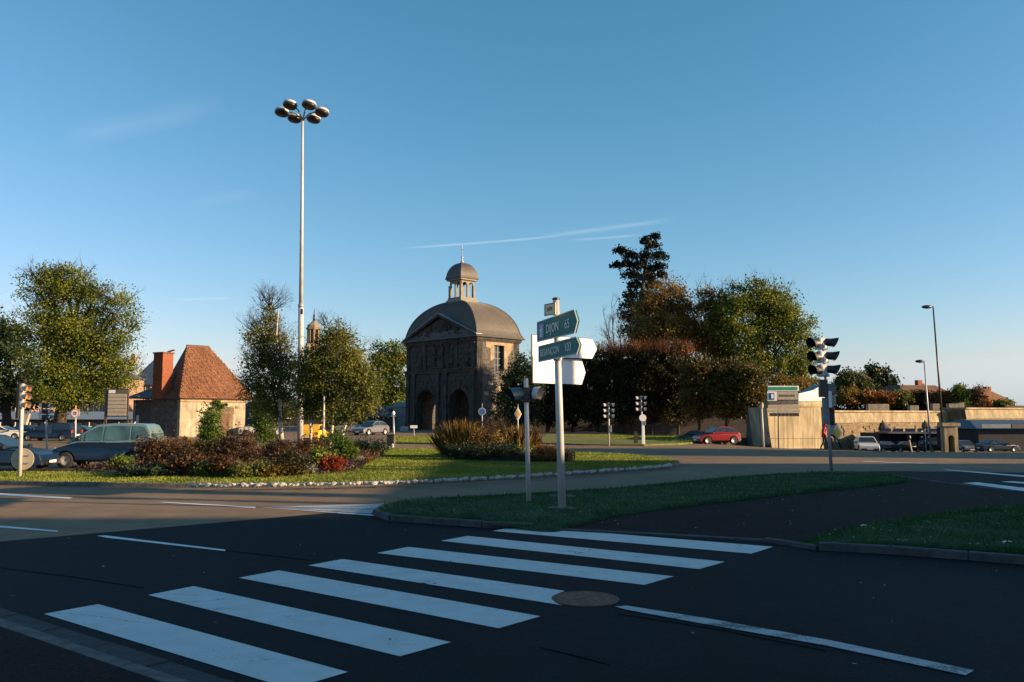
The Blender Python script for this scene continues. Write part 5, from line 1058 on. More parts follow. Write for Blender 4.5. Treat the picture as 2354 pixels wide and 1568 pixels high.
# car front is local +x.  yaw 180 deg looks left
v = gx(252, 33.2); van = car('blue people carrier coming round the roundabout behind the shrubs', v, R(184), 3.95, 1.78, 1.74, 'navy_paint', 'mpv', 'van', 'people_carrier', splits=(-.28, -.02, .16), tint='van_glass', roofm='pale_teal')
MB().tube([(-1.0, .2, 1.68), (-1.05, .2, 1.8)], .02, 5).build('roof_aerial', 'white', van)
car('dark blue saloon cut by the left edge of the picture', cg(-12, 1080, 31.5), R(2), 4.3, 1.7, 1.33, 'navy_paint', 'sedan', name='passing_car', splits=(-.1, .05))
car('red hatchback driving left in front of the clipped trees', gx(1646, 63), R(190), 3.3, 1.65, 1.36, 'red_paint', 'hatch', name='red_hatchback')
car('black low car nose just ahead of the red hatchback', gx(1592, 69), R(172), 2.9, 1.6, .95, 'black_paint', 'sedan', name='passing_car')
car('small white car seen from the front beneath the rampart wall', gx(1990, 73), R(-103), 3.2, 1.75, 1.36, 'white_paint', 'hatch', name='white_car')
PG = 'cars parked left of the cottage'
car('large dark blue parked car behind the white traffic light', cg(118, 0, 66), R(176), 4.3, 1.75, 1.42, 'navy_paint', 'mpv', group=PG)
car('white parked car at the left edge of the car park', cg(8, 0, 70), R(4), 3.9, 1.7, 1.10, 'white_paint', 'sedan', group=PG)
car('blue parked car between white car and large dark one', cg(52, 0, 73), R(165), 3.6, 1.7, 1.15, 'navy_paint', 'hatch', group=PG)
car('dark parked car behind the round sign', cg(190, 0, 70), R(3), 3.9, 1.7, 1.15, 'black_paint', 'hatch', group=PG)
car('dark parked car half hidden by the cottage corner', cg(245, 0, 76), R(-8), 3.9, 1.7, 1.15, 'navy_paint', 'sedan', group=PG)
car('silver car parked facing us left of the gate', cg(852, 0, 84), R(-120), 4.1, 1.72, 1.42, 'shade_silver_paint', 'hatch')
car('grey car beyond the birch trunks beside the silver one', cg(812, 0, 92), R(10), 3.6, 1.7, 1.3, 'shade_silver_paint', 'sedan')
car('pale car seen between birch trunks', cg(598, 0, 80), R(5), 3.8, 1.7, 1.3, 'white_paint', 'sedan')
car('yellow car seen between the lamp mast and a birch trunk', cg(722, 0, 62), R(90), 3.5, 1.6, 1.35, 'yellow', 'hatch')
SG = 'dark cars in the shade of the shelter'
for x, lb in ((2040, 'dark car in shelter shade right of the white car'), (2078, 'dark car in shelter shade left of the thin post'), (2152, 'dark blue car in shade left of the little arch')): car(lb, gx(x, 104), R(5 + x % 7), 3.9, 1.7, 1.35, 'navy_paint' if x > 2100 else 'black_paint', 'hatch', group=SG)
car('small pale vehicle right of the little arch', gx(2216, 92), R(-95), 3.4, 1.5, 1.3, 'shade_silver_paint', 'hatch')
car('dark car under the blue roofed hall', gx(2290, 88), R(3), 4.0, 1.7, 1.35, 'navy_paint', 'sedan', group=SG)

# ================================================================== poles, lamps and signs
def lean_top(base, x, y): return at(x, y, base.y) - base
def pole(parent, top, r0, r1, m='pole_white', name='pole', z0=-.05, n=14): return MB().tube([(0, 0, z0), tuple(top * .5), tuple(top)], [r0, (r0 + r1) / 2, r1], n).build(name, m, parent, smooth_=True)
# tall mast with six round lamp heads
mb_ = gp(691, 1025, .4); Ym = 48.0; mb_ = gx(690.5, Ym, .3); mast = empty('lamp_mast', mb_, 0, 'very tall white lamp mast with six round lamp heads', 'street lamp'); tp = lean_top(mb_, 695.5, 272); cl_ = lean_top(mb_, 691.6, 703); k = ppm(Ym)
MB().tube([(0, 0, -.3), tuple(cl_)], [.175, .155], 16).build('lower_pole', 'pole_white', mast, smooth_=True); MB().tube([tuple(cl_), tuple(tp)], [.125, .065], 14).build('upper_pole', 'pole_white', mast, smooth_=True); MB().lathe([(.165, -.1), (.175, 0), (.165, .1)], tuple(cl_), 16).build('collar', 'galv', mast, smooth_=True); MB().box((cl_.x + .1, cl_.y - .12, cl_.z - .35), (.08, .1, .3)).build('hatch', 'black', mast)
lh = None
for i, (x, y, w_) in enumerate(((667, 239, 36), (710.5, 239, 36), (648, 256, 33), (740, 256, 30), (677, 270, 33), (721, 271, 33))):
    a = (120, 60, 180, 5, 235, 300)[i]; hy = -math.sin(R(a)) * .95; c = at(x, y, Ym + hy) - mb_; hx, hz = c.x - tp.x, c.z - tp.z; h = empty('lamp_head', c, 0); h.rotation_euler = (R(-6) , R(6), 0); h.parent = mast
    if i == 0:
        lh = [MB().lathe([(.02, .20), (.22, .18), (.38, .10), (.42, .02), (.42, -.03), (.40, -.05)], n=22).build('shade', 'pole_white', h, smooth_=True), MB().lathe([(.40, -.05), (.42, -.16), (.34, -.24), (.02, -.27)], n=22).build('bowl', 'dark_metal', h, smooth_=True)]
    else:
        for s in lh: inst(s, s.name.split('.')[0], h)
    MB().tube([tuple(tp + Vector((0, 0, -.15))), tuple(tp + Vector((hx * .35, hy * .35, hz * .55 + .05))), tuple(c + Vector((-hx * .25, -hy * .25, .0)))], [.05, .045, .04], 8).build('arm', 'galv', mast, smooth_=True)
# lamps at the right
for x, xt, yt, Y, arm, r0, lb, yb in ((2169, 2144, 705, 84, (2121, 706), .13, 'tall single armed street lamp at the right', 1031), (2138, 2123.5, 830, 98, (2107, 831), .13, 'shorter slim street lamp left of the tall right one', 1022)):
    b = gx(x, Y); ld = empty('street_lamp', b, 0, lb, 'street lamp', 'street lamps at the right'); t = lean_top(b, xt, yt); a = lean_top(b, *arm); pole(ld, t, r0, r0 * .5, 'dark_metal' if Y < 90 else 'galv'); MB().tube([tuple(t), tuple(t.lerp(a, .3))], .05, 8).build('arm', 'dark_metal', ld)
    c = t.lerp(a, .62); MB().lathe([(.02, -.55), (.14, -.4), (.2, 0), (.15, .4), (.03, .5)], tuple(c), 12, (1, 0, .02)).build('lamp_head', 'dark_metal', ld, smooth_=True)

# signpost with two green and two white arrow boards
sb = gp(1292, 1170, .12); sp_ = empty('signpost', sb, 0, 'white signpost carrying two green and two white arrow boards', 'signpost'); st_ = lean_top(sb, 1277.5, 687)
pole(sp_, st_, .085, .066, 'pole_white', n=20); MB().lathe([(.078, -.03), (.08, .015), (.03, .03)], tuple(st_), 16).build('cap', 'dark_metal', sp_)
mb = MB(); rr_ = random.Random(2); mb.prism([(math.cos(t) * (.30 + rr_.uniform(-.05, .04)), math.sin(t) * (.26 + rr_.uniform(-.04, .04)), .0) for t in [i * math.pi / 7 for i in range(14)]], (0, 0, .035)); mb.build('concrete_foot', 'kerb', sp_)
def board(name, pl, pr, h0, h1, tip, m, rim, th=.05, notch=0):
    """pl, pr: lower left and lower right world points; board hangs in the upright plane through both, pointed at the right end"""
    pl, pr = Vector(pl) - sb, Vector(pr) - sb; d = (pr - pl); d.z = 0; W_ = d.length; d.normalize(); nrm = Vector((d.y, -d.x, 0)); dz = (pr.z - pl.z) / W_
    P = lambda s, z: pl + d * s + Vector((0, 0, dz * s + z)); poly = [P(0, 0), P(W_, 0), P(W_ + tip, h1 * .5), P(W_, h1), P(0, h0)]
    o = MB().prism([p for p in poly], -nrm * th).build(name, m, sp_, bevel=.008)
    rt = math.atan2(d.y, d.x); return o, P, d, nrm, rt, W_
def pxl(x, y, Y): return at(x, y, Y)
# orientation of the green pair: right end comes towards us
Yl, Yr = 18.65, 16.65
def offset_to_post(Yl_, Yr_, xl, xr, side):       # depths so that the board passes just in front of the post
    return Yl_, Yr_
def green(yl0, yl1, yr0, yr1, xl, xr, xt, txt, num, sym):
    pl = pxl(xl, yl1, Yl - .35); pr = pxl(xr, yr1, Yr - .35); h0 = pxl(xl, yl0, Yl - .35).z - pl.z; h1 = pxl(xr, yr0, Yr - .35).z - pr.z
    o, P, d, nrm, rt, W_ = board('green_board', pl, pr, h0, h1, .16, 'green_sign', None)
    e = .014; inner = lambda f: None; tp_ = [P(0, h0), P(0, 0), P(W_, 0), P(W_ + .16, h1 * .5), P(W_, h1)]
    for i in range(5): a, b = tp_[i], tp_[(i + 1) % 5]; MB().tube([a + nrm * .0, b + nrm * .0], .014, 5).build('rim', 'letter', sp_)
    up = math.atan2(P(1, 0).z - P(0, 0).z, 1)
    rot = (R(90), -0.0, rt)
    def put(s, size, pos, m='letter', al='LEFT'):
        p = P(pos, h0 * .5) + nrm * .008; t = text_mesh(s, size, 'lettering', m, sp_, p, (0, 0, 0), .003, al, .95); t.matrix_local = Matrix.Translation(p) @ Matrix.Rotation(rt, 4, 'Z') @ Matrix.Rotation(-up, 4, 'Y') @ Matrix.Rotation(R(90), 4, 'X')
    if sym:
        c = P(.26, h0 * .5) + nrm * .006; q = [P(.12, .06), P(.42, .06), P(.42, h0 - .06), P(.12, h0 - .06)]; MB().prism([p + nrm * .003 for p in q], nrm * .006).build('motorway_symbol', 'blue_sign', sp_)
        for sx in (-1, 1): q = [P(.27 + sx * .025, .08), P(.27 + sx * .085, .08), P(.27 + sx * .04, h0 - .09), P(.27 + sx * .02, h0 - .09)]; MB().prism([p + nrm * .011 for p in q], nrm * .003).build('symbol_mark', 'letter', sp_)
        MB().prism([p + nrm * .015 for p in (P(.15, h0 * .52), P(.39, h0 * .52), P(.39, h0 * .60), P(.15, h0 * .60))], nrm * .003).build('symbol_mark', 'letter', sp_)
        put(txt, .26, .55); put(num, .27, W_ - .50)
    else: put(txt, .215, .10); put(num, .25, W_ - .62)
green(741.4, 786, 711.8, 765.6, 1235, 1320, 1339, 'DIJON', '65', True)
green(796.6, 832, 774.5, 813.7, 1238, 1325, 1336, 'BESANÇON', '103', False)
Wl, Wr = 18.75, 20.6
sp_front = sp_; sb0 = sb; sb = gp(1293, 1142, .12); sp_ = empty('signpost', sb, 0, 'second signpost hidden behind the first, carrying the two white boards', 'signpost'); s2t = lean_top(sb, 1279.5, 764)
pole(sp_, s2t, .075, .065, 'pole_white', n=16); mb = MB(); mb.prism([(math.cos(t) * (.34 + rr_.uniform(-.05, .04)), math.sin(t) * (.26 + rr_.uniform(-.04, .04)), .0) for t in [i * math.pi / 7 for i in range(14)]], (0, 0, .035)); mb.build('concrete_foot', 'kerb', sp_)
for (xl, xr, yl0, yl1, yr0, yr1, tip) in ((1224, 1361, 770, 820, 779.5, 824.4, .22), (1226, 1337, 820.5, 880, 827, 884, .20)):
    pl = pxl(xl, yl1, Wl + .55); pr = pxl(xr, yr1, Wr + .55); h0 = pxl(xl, yl0, Wl + .55).z - pl.z; h1 = pxl(xr, yr0, Wr + .55).z - pr.z
    o, P, d, nrm, rt, W_ = board('white_board', pl, pr, h0, h1, tip, 'white', None, .04)
    rim = [P(0, h0), P(0, 0), P(W_, 0), P(W_ + tip, h1 * .5), P(W_, h1)]
    for i in range(5): MB().tube([rim[i] - nrm * .03, rim[(i + 1) % 5] - nrm * .03], .017, 5).build('rim', 'dark_metal', sp_)
    for f in (.02, h0 - .05): MB().prism([P(.03, f) + nrm * -.06, P(W_ - .03, f) + nrm * -.06, P(W_ - .03, f + .03) + nrm * -.06, P(.03, f + .03) + nrm * -.06], nrm * .02).build('rail', 'galv', sp_)
for y in (795, 852): c = lean_top(sb, 1280 + (y - 764) * .035, y); MB().lathe([(.085, -.04), (.09, 0), (.085, .04)], tuple(c), 12).build('clamp', 'galv', sp_)
sp_ = sp_front; sb = sb0
# clamps and the little road number plate on top
for y in (748, 768, 812, 825): c = lean_top(sb, 1278 + (y - 700) * .03, y); MB().lathe([(.09, -.04), (.095, 0), (.09, .04)], tuple(c), 12).build('clamp', 'galv', sp_); MB().box((c.x, c.y - .10, c.z), (.10, .34, .05)).build('bracket', 'galv', sp_)
pl = pxl(1252, 726, 17.25); pr = pxl(1275, 722, 16.85); d = (pr - pl).normalized(); nn = Vector((d.y, -d.x, 0)).normalized(); P4 = [pl - sb, pr - sb, pr - sb + Vector((0, 0, .235)), pl - sb + Vector((0, 0, .235))]
MB().prism(P4, -nn * .03).build('road_number_plate', 'cream_sign', sp_)
for i in range(4): MB().tube([P4[i] + nn * .002, P4[(i + 1) % 4] + nn * .002], .010, 5).build('rim', 'brown_metal', sp_)
t = text_mesh('N74', .125, 'lettering', 'brown_metal', sp_, (0, 0, 0), (0, 0, 0), .002); t.matrix_local = Matrix.Translation((P4[0] + P4[2]) / 2 + nn * .006) @ Matrix.Rotation(math.atan2(d.y, d.x), 4, 'Z') @ Matrix.Rotation(R(90), 4, 'X')

# signal lamp unit: housing, hood and lens; direction in the plane
def hooded(parent, c, ang, r=.13, ln=.26, flare=1.25, lens='black', hood='black', house=True, tilt=-.08, name='signal_lamp'):
    d = Vector((math.cos(ang), math.sin(ang), tilt)).normalized(); c = Vector(c); a, b, _ = frame(d); h = empty(name, c); h.parent = parent; mb = MB(); n = 14; vs = []; fs = []
    for q, (rr, s) in enumerate(((r, 0), (r * 1.05, ln * .45), (r * flare, ln))):
        for j in range(n + 1):
            t = -2.35 + 4.7 * j / n; up = Vector((0, 0, 1)); side = d.cross(up).normalized(); u2 = side.cross(d); p = d * s * (1 - .35 * (abs(t) / 2.35) ** 2 * (q == 2)) + (u2 * math.cos(t) + side * math.sin(t)) * rr; vs += [p, p * 1.0 + (u2 * math.cos(t) + side * math.sin(t)) * .008]
    m_ = 2 * (n + 1)
    for q in range(2):
        for j in range(n): i0 = q * m_ + 2 * j; fs += [(i0, i0 + 2, i0 + m_ + 2, i0 + m_), (i0 + 1, i0 + m_ + 1, i0 + m_ + 3, i0 + 3)]
    mb.add(vs, fs); mb.build('hood', hood, h, fixn=False); MB().lathe([(r * .97, .0), (r * .9, .02), (r * .5, .045), (0.01, .05)], n=16, axis=d).build('lens', lens, h, smooth_=True)
    return h
def head3(parent, c, ang, w_=.30, h_=.30, lensm=('red', 'orange', 'green_sign'), box='black', back=None, r=.11, ln=.24, flare=1.3, hood='black'):
    """three lamps one above the other in a housing facing ang; c is the middle of the housing"""
    c = Vector(c); d = Vector((math.cos(ang), math.sin(ang), 0))
    for i in range(3):
        z = (1 - i) * h_; MB().box((c.x, c.y, c.z + z), (.16, w_, h_ - .012), ang, tap=.97).build('housing', box, parent, bevel=.03); hooded(parent, c + d * .085 + Vector((0, 0, z)), ang, r, ln, flare, lensm[i], hood)
    if back:
        MB().box((c.x - d.x * .1, c.y - d.y * .1, c.z), (.02, w_ * 1.25, h_ * 3.15), ang).build('backplate', back, parent, bevel=.02)
# large signal at the right of the picture
tb = gp(1911, 1087.5, .12); tl = empty('traffic_light', tb, 0, 'large traffic light with two rows of three hooded lamps on the grass island', 'traffic light'); tt = lean_top(tb, 1890, 772)
MB().tube([(0, 0, -.1), tuple(tt * .62)], [.055, .055], 14).build('pole', 'galv', tl, smooth_=True); MB().tube([tuple(tt * .60), tuple(tt * 1.0)], [.04, .04], 10).build('upper_pole', 'pole_white', tl, smooth_=True)
for i, y in enumerate((790, 821, 852)):
    c = lean_top(tb, 1884 + i * 2.2, y)
    MB().box((c.x + .02, c.y, c.z), (.36, .30, .42), R(20), tap=.86).build('housing', 'cream_sign' if False else 'pole_white', tl, bevel=.07)
    hooded(tl, c + Vector((-.13, -.1, .0)), R(205), .15, .34, 1.38, 'black', 'black'); hooded(tl, c + Vector((.18, -.02, .03)), R(-14), .14, .42, 1.40, 'black', 'black')
    MB().box((c.x + .16, c.y, c.z - .17), (.16, .12, .08)).build('bracket', 'galv', tl)
for (x, y, w_, h_, m, dy, nm) in ((1889, 893, 19, 40, 'brown_metal', -.1, 'repeater_box'), (1912, 893, 17, 22, 'grey_box', .1, 'repeater_box'), (1914, 921, 16, 26, 'beige_panel', .12, 'control_box'), (1894, 945, 13, 60, 'grey_box', -.12, 'back_panel'), (1911, 956, 15, 42, 'black', .08, 'pedestrian_signal'), (1912, 988, 14, 25, 'beige_panel', .14, 'small_panel')):
    c = lean_top(tb, x, y); c.y += dy; q = ppm(tb.y); MB().box(tuple(c), (w_ / q, .18, h_ / q), tap=.96).build(nm, m, tl, bevel=.015)
c = lean_top(tb, 1913, 940); MB().lathe([(.08, 0), (.06, .03), (0.01, .035)], (c.x, c.y - .02, c.z), 14, (0, -1, 0)).build('signal_lamp', 'red', tl); c = lean_top(tb, 1902, 918); MB().box((c.x, c.y - .22, c.z), (.10, .02, .55)).build('white_strip', 'white', tl)
def diamond(parent, c, r, m, th, ang, nm, sy=1.25): 
    d = Vector((math.cos(ang), math.sin(ang), 0)); s = d.cross(Vector((0, 0, 1))); return MB().prism([c + s * r, c + Vector((0, 0, r * sy)), c - s * r, c - Vector((0, 0, r * sy))], d * th).build(nm, m, parent, bevel=.01)
c = lean_top(tb, 1929, 996); c.y += .25; ds = Vector((math.cos(R(-60)), math.sin(R(-60)), 0)); diamond(tl, c, .27, 'white', .02, R(-60), 'priority_sign', 1.2); diamond(tl, c + ds * .022, .18, 'yellow', .01, R(-60), 'yellow_field', 1.2); diamond(tl, c - ds * .012, .30, 'black', .01, R(-60), 'sign_back', 1.2)
p1, p2, p3, p4 = (lean_top(tb, x, y) for x, y in ((1906, 1001), (1915, 1001), (1925, 1011), (1934, 1030))); MB().tube([p1, p2, p3, p4], .03, 8).build('bracket_tube', 'black', tl, smooth_=True)
# pair of flashing signals on a thin pole
fb = gp(1215, 1155, .12); fl = empty('flashing_signal', fb, 0, 'thin white pole with two hooded amber signals left of the signpost', 'traffic light'); ft = lean_top(fb, 1208.5, 870); pole(fl, ft, .055, .05, n=16); cc_ = lean_top(fb, 1209.5, 908); MB().box((cc_.x, cc_.y - .07, cc_.z), (.16, .1, .34)).build('junction_box', 'dark_metal', fl, bevel=.02)
for x, y, a, hd, ln_ in ((1198, 907, 200, 'navy_paint', .30), (1228, 905, -24, 'pole_white', .16)):
    c = lean_top(fb, x, y); MB().lathe([(.06, -.12), (.13, -.06), (.145, 0)], tuple(c), 16, (math.cos(R(a)), math.sin(R(a)), 0)).build('housing', 'dark_metal', fl, smooth_=True); hooded(fl, c, R(a), .145, ln_, 1.12, 'orange', hd)
    MB().tube([tuple(c), tuple(cc_)], .025, 6).build('arm', 'galv', fl)
c = lean_top(fb, 1191, 884); MB().lathe([(.0, -.03), (.03, 0), (0, .03)], tuple(c), 8).build('aerial_knob', 'white', fl)
# yellow diamond sign on its own post in the right bed
db = gx(1190, 42, .4); dg = empty('priority_sign', db, 0, 'yellow and white diamond sign on a thin post in the right bed', 'road sign'); c = lean_top(db, 1190, 952); pole(dg, lean_top(db, 1190, 930), .03, .03, 'galv'); diamond(dg, c + Vector((0, -.05, 0)), .19, 'white', -.02, R(90), 'board', 1.9); diamond(dg, c + Vector((0, -.075, 0)), .12, 'yellow', -.01, R(90), 'yellow_field', 1.7)
# round sign back in the gate's shade
rb_ = gx(1108, 72); rs = empty('round_sign', rb_, 0, 'dim round sign on a post in front of the gate corner', 'road sign'); c = lean_top(rb_, 1108, 946); pole(rs, lean_top(rb_, 1108, 927), .035, .035, 'galv'); MB().lathe([(.34, 0), (.34, .02)], (c.x, c.y - .05, c.z), 24, (0, -1, 0)).build('disc', 'galv', rs); MB().lathe([(.24, .021), (.24, .03)], (c.x, c.y - .05, c.z), 24, (0, -1, 0)).build('disc_field', 'blue_sign', rs)
# left signal with a round sign low down
lb_ = gp(45, 1096.5, .12); ll = empty('traffic_light', lb_, 0, 'white traffic light at the left edge with a round sign back low on it', 'traffic light'); lt = lean_top(lb_, 52.3, 882); pole(ll, lt, .06, .055, n=16)
for i in range(3):
    c = lean_top(lb_, 53.5 - i * .9, 893 + i * 19); MB().box(tuple(c), (.14, .2, .25)).build('housing', 'pole_white', ll, bevel=.04); hooded(ll, c + Vector((.08, -.02, 0)), R(-12), .10, .16, 1.2, 'orange', 'beige_panel')
c = lean_top(lb_, 46, 922); MB().box((c.x, c.y, c.z), (.10, .28, 1.12)).build('backplate', 'black', ll, bevel=.02); c = lean_top(lb_, 59, 962); MB().prism([c + Vector((-.08, 0, .15)), c + Vector((.10, 0, .15)), c + Vector((.02, 0, -.2)), c + Vector((-.08, 0, -.2))], (0, .1, 0)).build('small_panel', 'beige_panel', ll)
c = lean_top(lb_, 48, 1056); MB().lathe([(.345, 0), (.35, .02), (.345, .03)], (c.x, c.y + .1, c.z), 32, (.1, -1, 0)).build('sign_disc', 'beige_panel', ll, smooth_=False); MB().lathe([(.36, -.02), (.36, .0)], (c.x, c.y + .1, c.z), 32, (.1, -1, 0)).build('sign_rim', 'black', ll)
for dz in (-.12, .12): MB().box((c.x, c.y + .06, c.z + dz), (.5, .02, .03)).build('sign_rail', 'galv', ll)
# far signals
def far_signal(label, x, Y, ytop, ybot, xt, heads=True, white=True):
    b = gx(x, Y); r_ = empty('traffic_light', b, 0, label, 'traffic light'); t = lean_top(b, xt, ytop); pole(r_, t * .98, .05, .045, 'pole_white'); q = ppm(Y)
    for i in range(3):
        for s, a in ((-1, 190), (1, -10)):
            c = lean_top(b, xt + s * 4.5, ytop + 7 + i * 13); MB().box(tuple(c), (.16, .2, .26)).build('housing', 'black', r_, bevel=.02); hooded(r_, c + Vector((s * .08, -.02, 0)), R(a), .10, .16, 1.2, 'black', 'pole_white')
    c = lean_top(b, x + 3, ytop + 62); MB().box(tuple(c), (.2, .16, .45)).build('pedestrian_signal', 'grey_box', r_, bevel=.02); return r_
far_signal('small traffic light left of the round red sign', 110, 45, 926, 1040, 106); far_signal('left one of the two small traffic lights before the clipped trees', 1399, 54, 924, 1026, 1399)
r_ = far_signal('right one of the two small traffic lights, on a broad white post', 1477, 56, 908, 1021, 1473); MB().box((0.02, -.03, 1.0), (.22, .1, 1.9), tap=.7).build('broad_post', 'white', r_, bevel=.02); MB().lathe([(.24, 0), (.24, .03)], (0, -.09, 1.85), 16, (0, -1, 0)).build('sign_disc', 'white', r_)
far_signal('distant traffic light between thin post and slim right lamp', 2127, 96, 985, 1025, 2125)
b = gx(1461, 58); o = empty('marker_post', b, 0, 'short brown post left of the broad white signal post', 'post'); MB().box((0, 0, .4), (.26, .2, .85)).build('post', 'bark', o); MB().box((0, 0, .86), (.3, .24, .07)).build('post_cap', 'dark_metal', o)
b = gx(2094, 86); o = empty('thin_post', b, 0, 'thin leaning yellowish post right of the white car', 'post'); MB().tube([(0, 0, -.1), tuple(lean_top(b, 2088, 1006))], .08, 8).build('post', 'beige_panel', o); c = lean_top(b, 2089, 1007); MB().lathe([(.1, -.2), (.2, 0), (.15, .25), (.02, .3)], tuple(c), 10).build('head', 'black', o)
# round sign with red figure
b = gx(174, 60); o = empty('round_sign', b, 0, 'round white sign with a red figure on a white post', 'road sign'); pole(o, lean_top(b, 174, 958), .05, .05); c = lean_top(b, 174, 950); MB().lathe([(.33, 0), (.33, .02)], (c.x, c.y - .06, c.z), 28, (0, -1, 0)).build('disc', 'white', o); MB().lathe([(.31, .021), (.27, .021), (.27, .026), (.31, .026)], (c.x, c.y - .06, c.z), 28, (0, -1, 0), cap=False).build('red_ring', 'red', o)
for dx, w_, h_ in ((-.07, .05, .22), (.07, .05, .22), (0, .19, .06)): MB().box((c.x + dx, c.y - .092, c.z - .02 + (.1 if w_ > .1 else 0)), (w_, .008, h_)).build('red_figure', 'red', o)
MB().tube([tuple(lean_top(b, 174, 945)), tuple(lean_top(b, 174, 932))], .05, 8).build('top_stub', 'orange', o)
# information panel
b = gx(241, 58); o = empty('information_panel', b, 0, 'brown framed panel with horizontal lines on a post left of the cottage', 'sign board'); q = ppm(58); MB().box((0, 0, 1.9), (.14, .14, 3.9)).build('post', 'brown_metal', o)
c0, c1 = lean_top(b, 247, 956), lean_top(b, 295, 896); X0, X1, Z0, Z1 = c0.x, c1.x, c0.z, c1.z; MB().box(((X0 + X1) / 2, -.02, (Z0 + Z1) / 2), (X1 - X0 + .14, .12, Z1 - Z0 + .12)).build('frame', 'brown_metal', o, bevel=.02)
for i in range(6):
    z = Z0 + (Z1 - Z0) * (i + .5) / 7; MB().box(((X0 + X1) / 2, -.10, z), (X1 - X0 - .1, .04, (Z1 - Z0) / 7 - .03)).build('slat', 'beige_panel', o)
z = Z0 + (Z1 - Z0) * 6.5 / 7; MB().box((X0 + .3, -.105, z), (.45, .04, .22)).build('header_plate', 'white', o); MB().box((X0 + .98, -.10, z), (.86, .04, .2)).build('header_plate', 'kerb', o); c = lean_top(b, 293, 985); MB().box((c1.x + .05, 0, .5 * (Z0)), (.09, .09, Z0)).build('post', 'brown_metal', o)
# direction board before the bastion
b = gx(1789, 58); o = empty('direction_board', b, 0, 'cream direction board with green top strip before the pale bastion', 'sign board'); LT = lambda x, y: lean_top(b, x, y); MB().tube([(0, .05, -.1), tuple(LT(1788, 900) + Vector((0, .05, 0)))], .045, 8).build('post', 'dark_metal', o)
def pan(x0, y0, x1, y1, m, nm, dy=0.0, th=.05):
    a, c = LT(x0, y1), LT(x1, y0); return MB().box(((a.x + c.x) / 2, -.02 - dy, (a.z + c.z) / 2), (c.x - a.x, th, c.z - a.z)).build(nm, m, o, bevel=.012)
pan(1764, 887, 1835, 899, 'white', 'top_strip'); pan(1767, 889.5, 1832, 896.5, 'green_bright', 'green_strip', .03); pan(1763, 900, 1784, 922, 'white', 'symbol_panel'); pan(1767, 903, 1779, 919, 'blue_sign', 'blue_symbol', .03); pan(1771, 906, 1776, 916, 'white', 'symbol_mark', .06); pan(1785, 900, 1832, 919, 'beige_panel', 'board_panel'); pan(1766, 921, 1834, 930, 'kerb', 'board_panel'); pan(1764, 931, 1836, 940, 'beige_panel', 'board_panel'); pan(1764, 941, 1838, 948, 'beige_panel', 'board_panel'); pan(1768, 949, 1836, 957, 'kerb', 'board_panel')
for i, x in enumerate((1772, 1780, 1789, 1797, 1806, 1815, 1823, 1830)): pan(x, 951, x + 5, 955, 'dark_metal', 'lettering', .03, .02)
for x0, x1 in ((1790, 1812), (1815, 1826)): pan(x0, 907, x1, 912, 'kerb', 'lettering', .03, .02)
b = gx(1754, 60); o = empty('path_lamp', b, 0, 'short white post with hooked lamp head left of the direction board', 'street lamp'); pole(o, lean_top(b, 1750, 940), .075, .07); c = lean_top(b, 1750, 934); MB().lathe([(.05, -.25), (.14, -.1), (.12, .12), (.02, .3)], tuple(c + Vector((0, 0, 0))), 10, (.25, 0, 1)).build('lamp_head', 'beige_panel', o, smooth_=True); MB().tube([tuple(c), tuple(c + Vector((-.25, 0, .02)))], .03, 6).build('arm', 'pole_white', o)
# post, bin and small signs left of the gate
b = gx(906, 56); o = empty('meter_post', b, 0, 'grey post with small white cap left of the gate forecourt', 'post'); pole(o, lean_top(b, 904, 957), .065, .055, 'galv'); c = lean_top(b, 904, 951); MB().lathe([(.05, -.12), (.12, 0), (.08, .14), (.01, .2)], tuple(c), 10).build('cap', 'white', o, smooth_=True); MB().box((c.x, c.y, c.z - .16), (.34, .06, .05)).build('cross_arm', 'galv', o)
b = gx(897, 55); o = empty('litter_bin', b, 0, 'dark green bin at the foot of the grey post', 'bin'); MB().box((0, .1, .36), (.46, .4, .70), tap=1.06).build('bin_body', 'dark_metal', o, bevel=.03); MB().box((0, .1, .74), (.52, .46, .05)).build('lid', 'black', o)
for i, (x, Y, lb) in enumerate(((902, 49, 'small whitish stone bollard in front of the dark green bin'),)): b = gx(x, Y); o = empty('bollard', b, 0, lb, 'bollard'); MB().lathe([(.09, 0), (.09, .28), (.05, .36), (0.005, .38)], n=12).build('stone', 'white_stone', o)
b = gx(952, 80); o = empty('small_sign', b, 0, 'small white sign on a thin stem before the gate', 'sign'); c0 = lean_top(b, 951, 981); MB().tube([(0, 0, -.1), tuple(c0)], .035, 6).build('stem', 'galv', o); MB().box((c0.x, -.04, c0.z), (.68, .04, .27)).build('plate', 'white', o)
b = gx(929, 100); o = empty('white_box', b, 0, 'low white box beside the left gate arch', 'box'); MB().box((0, 0, .3), (1.0, .6, .5), tap=.85).build('box_body', 'zinc', o, bevel=.02); MB().box((0, 0, .56), (.9, .56, .04)).build('box_lid', 'white', o)
# small glow of sunlit stone seen through the right arch
b = gp(1069, 990, 0); b = gx(1066, 122); o = empty('boundary_pier', b, 0, 'lit stone pier seen through the right gate arch', 'pier'); MB().box((0, 0, 1.6), (.7, .7, 3.2)).build('pier', 'bastion', o); MB().box((0, 0, 3.3), (.95, .95, .22)).build('pier_cap', 'bastion', o)

